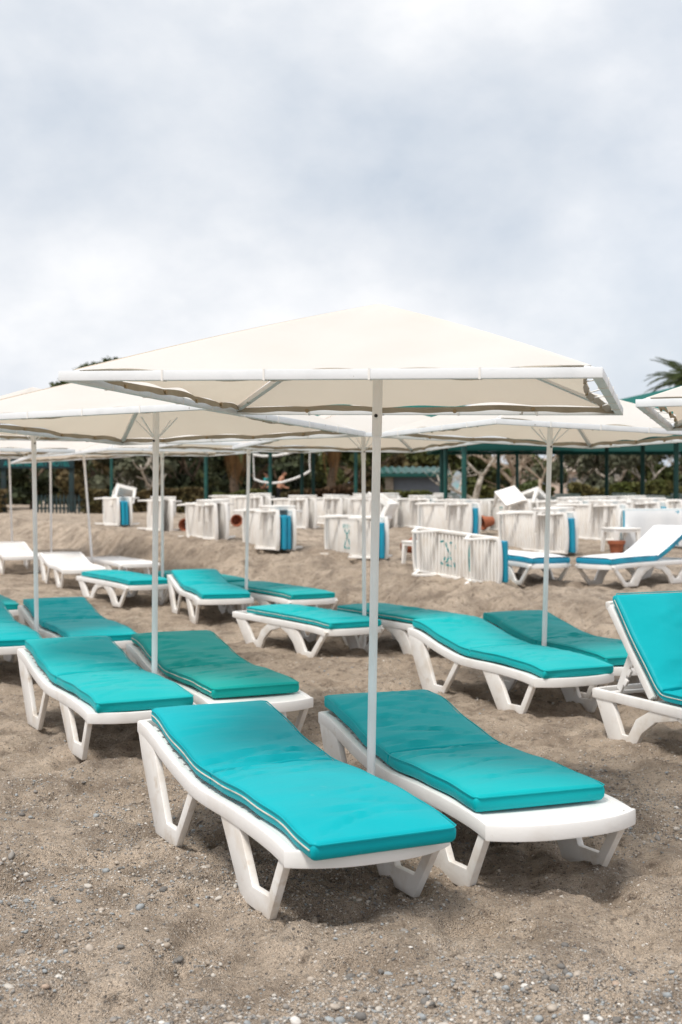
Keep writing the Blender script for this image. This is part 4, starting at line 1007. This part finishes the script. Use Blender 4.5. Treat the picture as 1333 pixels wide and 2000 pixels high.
def palm(x, y, h, L, label, seed, nf=22, dry=14, r_=.17):
    z = tz(x, y); r = empty('palm_tree', Matrix.Translation((x, y, z))); tag(r, label, 'palm', 'trees and palms behind the beach'); rr = random.Random(seed)
    V, F = [], []; path = [(.06 * math.sin(k * .5), 0, -.2 + (h + .2) * k / 24) for k in range(25)]
    ob('trunk', tube('trunk', path, [r_ * (1.15 - .25 * k / 24 + .07 * (k % 2)) for k in range(25)], M['bark'], 10), r)
    f1 = [frond_mesh(L, M['frond'], seed + k, dr) for k, dr in enumerate((.55, .9, 1.25))]; fd = [frond_mesh(L * .8, M['dryfrond'], seed + 7, 2.2, .30)]
    for k in range(nf):
        o = ob('frond', f1[k % 3], r); o.location = (0, 0, h); o.rotation_euler = (0, rr.uniform(-.75, .25) if k % 3 == 0 else rr.uniform(-.3, .25), 2 * math.pi * k / nf + rr.uniform(-.15, .15))
    for k in range(dry):
        o = ob('dry_frond', fd[0], r); o.location = (0, 0, h - .1); o.rotation_euler = (0, rr.uniform(.45, .8), 2 * math.pi * k / max(1, dry) + rr.uniform(-.2, .2))
# left to centre: dense dark trees
tl = [(-17.0, 60, 4.6, 2.6, 'leaf_dark', 'dark evergreen at the far left behind the entrance gate'), (-13.6, 57, 4.4, 2.5, 'leaf_dark', 'dark evergreen filling the opening of the entrance gate'),
      (-10.3, 55, 4.2, 2.3, 'leaf_brown', 'brownish tree just right of the entrance gate'), (-8.4, 53, 3.7, 1.8, 'leaf_olive', 'grey olive tree behind the leaning umbrella pole'),
      (-7.0, 57, 4.4, 2.3, 'leaf_dark', 'dark tree behind the second umbrella pole'), (-4.4, 60, 4.6, 2.3, 'leaf_dark', 'dark tree left of the bare-chested person'),
      (-1.9, 63, 4.6, 2.6, 'leaf_dark', 'very dark tree behind the bare-chested person'), (.2, 60, 4.2, 2.0, 'leaf_mid', 'green tree left of the nearest pole'),
      (2.4, 64, 4.4, 2.4, 'leaf_brown', 'brown leaved tree behind the kiosk'), (5.1, 63, 3.4, 2.0, 'leaf_mid', 'green tree behind the kiosk roof'),
      (8.2, 62, 3.7, 2.2, 'leaf_mid', 'yellow green tree behind the pale bare tree'), (11.8, 56, 3.9, 1.7, 'leaf_olive', 'olive tree right of the right hand umbrella pole'),
      (14.3, 60, 3.6, 1.8, 'leaf_mid', 'green tree left of the rightmost green post'), (16.0, 56, 4.3, 2.0, 'leaf_dark', 'dark olive tree at the right edge behind the green post'),
      (-20.5, 58, 4.4, 2.6, 'leaf_dark', 'dark tree cut off by the left edge'), (-11.6, 63, 4.8, 2.8, 'leaf_dark', 'tall dark tree behind the lone green post')]
for i, (x, y, h, w, lf, lb) in enumerate(tl): tree(x, y, h, w, lf, lb, 100 + i, 4200, 'palebark' if lf == 'leaf_olive' else 'bark', .12, .12)
g = np.random.default_rng(77); n = 30000; X = g.uniform(-34, 30, n); Y = g.uniform(78, 84, n)
top = np.where(X < 7, 3.55, 2.5) + .5 * np.sin(X * .9) + .35 * np.sin(X * 2.3 + 1); Zz = .8 + g.random(n) ** .8 * top
nr = g.normal(size=(n, 3)); a = np.cross(nr, g.normal(size=(n, 3))); a /= np.linalg.norm(a, axis=1)[:, None]; b_ = np.cross(nr, a); b_ /= np.linalg.norm(b_, axis=1)[:, None]; sz = .24 * g.uniform(.5, 1.3, n)
tag(ob('far_wood', quads('far_wood', np.stack([X, Y, Zz], 1), a * sz[:, None], b_ * (sz * .6)[:, None], M['leaf_dark'])), 'dark mass of trees far behind the beach', 'wood', None, 'stuff')
# umbrella pine far left: broad flat crown
pr_ = empty('pine_tree', Matrix.Translation((-11.0, 72, tz(-11, 72)))); tag(pr_, 'broad umbrella pine rising above the canopies at the left', 'tree', 'trees and palms behind the beach')
tm_, _t = branchy('trunk', (0, 0, -.2), 5.2, 201, M['bark'], .28, 2, .7, .4); ob('trunk', tm_, pr_)
rr_ = random.Random(5); cl_ = []
for k in range(75):
    a_ = rr_.uniform(0, 2 * math.pi); q_ = math.sqrt(rr_.random()); s_ = rr_.uniform(.5, .85)
    cl_.append((math.cos(a_) * q_ * 5.1, math.sin(a_) * q_ * 4.4, 6.25 + 1.75 * (1 - q_ ** 2.0) + rr_.uniform(-.45, .0), s_ * 1.25, s_ * 1.25, s_ * .62))
ob('crown', leaves('crown', cl_, 26000, .10, M['leaf_pine'], 202), pr_)
palm(-4.25, 52, 2.95, 1.7, 'dry-skirted palm left of the thin umbrella pole', 301, 18, 22)
palm(-.35, 54, 3.1, 1.7, 'palm with hanging fronds left of the nearest pole', 305, 16, 12)
palm(16.4, 60, 5.75, 2.6, 'tall date palm above the canopies at the right edge', 309, 60, 10, .22)
def bare(x, y, h, label, seed, m='palebark', depth=4, lean=(0, 0), r0=.14, spread=.6, leaf=None, n=900):
    z = tz(x, y); r = empty('bare_tree', Matrix.Translation((x, y, z))); tag(r, label, 'tree', 'trees and palms behind the beach')
    tm, tips = branchy('trunk', (0, 0, -.2), h, seed, M[m], r0, depth, spread, .75, lean, 3); ob('branches', tm, r)
    if leaf:
        rr = random.Random(seed); cl = [(p.x, p.y, p.z, .35, .35, .28) for p in tips]; ob('crown', leaves('crown', cl, n, .09, M[leaf], seed), r)
bare(4.95, 47.5, 1.6, 'twisted pale bare tree left of the right hand umbrella pole', 401, 'palebark', 4, (-.1, 0), .15, .62)
bare(6.25, 48.5, 1.6, 'spreading bare tree behind two green posts', 402, 'twig', 5, (.2, 0), .19, .66)
bare(7.35, 47, 1.5, 'slim bare tree just left of the right hand umbrella pole', 403, 'twig', 4, (-.15, 0), .09, .55)
bare(9.3, 49, 1.5, 'pale trunked tree with sparse olive leaves right of the right hand pole', 404, 'palebark', 4, (.1, 0), .13, .6, 'leaf_olive', 2200)
bare(12.2, 50, 1.5, 'leaning pale trunked tree at the right', 405, 'palebark', 4, (-.35, 0), .12, .55, 'leaf_olive', 2200)
bare(-7.6, 49, .9, 'small silvery bare shrub behind the far left pair of loungers', 406, 'palebark', 3, (.1, 0), .05, .6)
def hedge(x0, x1, y, h, lf, label, seed, d=1.1):
    r = empty('hedge', Matrix.Translation(((x0 + x1) / 2, y, tz((x0 + x1) / 2, y)))); tag(r, label, 'hedge', 'clipped hedges along the back of the beach'); g = np.random.default_rng(seed); w = (x1 - x0) / 2
    n = int(w * 2 * 900); P = g.uniform(-1, 1, (n, 3)); P[:, 0] *= w; P[:, 1] *= d / 2; top = h * (.93 + .10 * np.sin(P[:, 0] * 1.7 + seed) + .06 * np.sin(P[:, 0] * 4.1))
    P[:, 2] = np.where(g.random(n) < .45, top * g.uniform(.9, 1.08, n), g.random(n) * top)
    P[:, 1] = np.where(g.random(n) < .5, -d / 2 * g.uniform(.85, 1.1, n), P[:, 1])
    nr = g.normal(size=(n, 3)); a = np.cross(nr, g.normal(size=(n, 3))); a /= np.linalg.norm(a, axis=1)[:, None]; b_ = np.cross(nr, a); b_ /= np.linalg.norm(b_, axis=1)[:, None]; s_ = .07 * g.uniform(.6, 1.4, n)
    ob('foliage', quads('foliage', P, a * s_[:, None], b_ * (s_ * .6)[:, None], M[lf]), r)
    ob('dark_core', box_mesh('dark_core', (2 * w - .2, d * .55, h * .85), M['leaf_dark'], .05, (0, 0, h * .42)), r)  # solid dark core box standing in for the hedge's dark inside
hedge(-16.5, -12.4, 47.5, .78, 'leaf_brown', 'low brown green hedge at the left edge beside the gate', 501)
hedge(-9.4, -5.0, 47.2, .80, 'leaf_brown', 'brown green hedge behind the far left stored loungers', 502)
hedge(-4.9, -2.9, 50.0, .72, 'hedge_green', 'short olive hedge left of the bare-chested person', 503)
hedge(-2.2, 1.5, 48.5, .82, 'hedge_red', 'reddish brown clipped hedge left of the nearest pole', 504)
hedge(1.6, 4.4, 52.5, .70, 'hedge_green', 'green hedge in front of the kiosk', 505)
hedge(4.6, 8.4, 51.5, .85, 'hedge_green', 'green hedge under the pale bare trees', 506)
hedge(8.5, 17.5, 48.0, 1.02, 'hedge_green', 'long green hedge along the back at the right', 507)

# ------------------------------------------------------------------ pebbles on the sand
def ico(sub):
    bm = bmesh.new(); bmesh.ops.create_icosphere(bm, subdivisions=sub, radius=1.0); bm.verts.ensure_lookup_table(); v = np.array([x.co[:] for x in bm.verts]); f = np.array([[q.index for q in p.verts] for p in bm.faces]); bm.free(); return v, f
def pebbles(name, n, smin, smax, sub, seed, yr, pw, label):
    g = np.random.default_rng(seed); v0, f0 = ico(sub); u = g.random(n) ** pw
    y = yr[0] + (yr[1] - yr[0]) * u; x = (g.random(n) * 2 - 1) * (y * .30 + .25)
    keep = g.random(n) < np.clip(vnoise(x * 1.3 + 50, y * 1.3) * 3.2 + vnoise(x * 4 + 5, y * 4) * 1.8 + .50, .04, 1); x, y = x[keep], y[keep]; n = len(x)
    z = terr(x, y) + relief(x, y); s = smin * (smax / smin) ** (g.random(n) ** 2.2)
    sc = np.stack([s * g.uniform(.85, 1.2, n), s * g.uniform(.75, 1.0, n), s * g.uniform(.45, .8, n)], 1); a = g.uniform(0, 2 * np.pi, n)
    V = v0[None] * sc[:, None]; V = V * (1 + .20 * g.normal(size=(n, len(v0), 1)).clip(-1, 1) * .6)
    ti = g.normal(size=n) * .22; V[:, :, 2] += V[:, :, 0] * ti[:, None]
    c, s_ = np.cos(a)[:, None], np.sin(a)[:, None]; X = V[:, :, 0] * c - V[:, :, 1] * s_ + x[:, None]; Y = V[:, :, 0] * s_ + V[:, :, 1] * c + y[:, None]; Z = V[:, :, 2] + (z + sc[:, 2] * .25)[:, None]
    VV = np.stack([X, Y, Z], -1).reshape(-1, 3).astype(np.float32); FF = (f0[None] + (np.arange(n) * len(v0))[:, None, None]).reshape(-1, 3).astype(np.int32)
    me = bpy.data.meshes.new(name); me.vertices.add(len(VV)); me.vertices.foreach_set('co', VV.ravel()); me.loops.add(FF.size); me.loops.foreach_set('vertex_index', FF.ravel())
    me.polygons.add(len(FF)); me.polygons.foreach_set('loop_start', np.arange(0, FF.size, 3, dtype=np.int32)); me.polygons.foreach_set('loop_total', np.full(len(FF), 3, np.int32))
    me.polygons.foreach_set('use_smooth', np.ones(len(FF), bool)); me.materials.append(M['pebble']); me.update(calc_edges=True)
    tag(ob(name, me), label, 'pebbles', None, 'stuff')
pebbles('gravel', 78000, .0024, .0085, 1, 900, (3.3, 7.4), 1.5, 'fine mixed gravel scattered over the near sand')
pebbles('pebbles', 2100, .0065, .019, 2, 901, (3.3, 6.4), 1.5, 'larger rounded pebbles lying on the near sand')
pebbles('far_pebbles', 6500, .004, .016, 1, 902, (6.2, 13), 1.2, 'sparse pebbles and shell bits on the sand between the loungers')
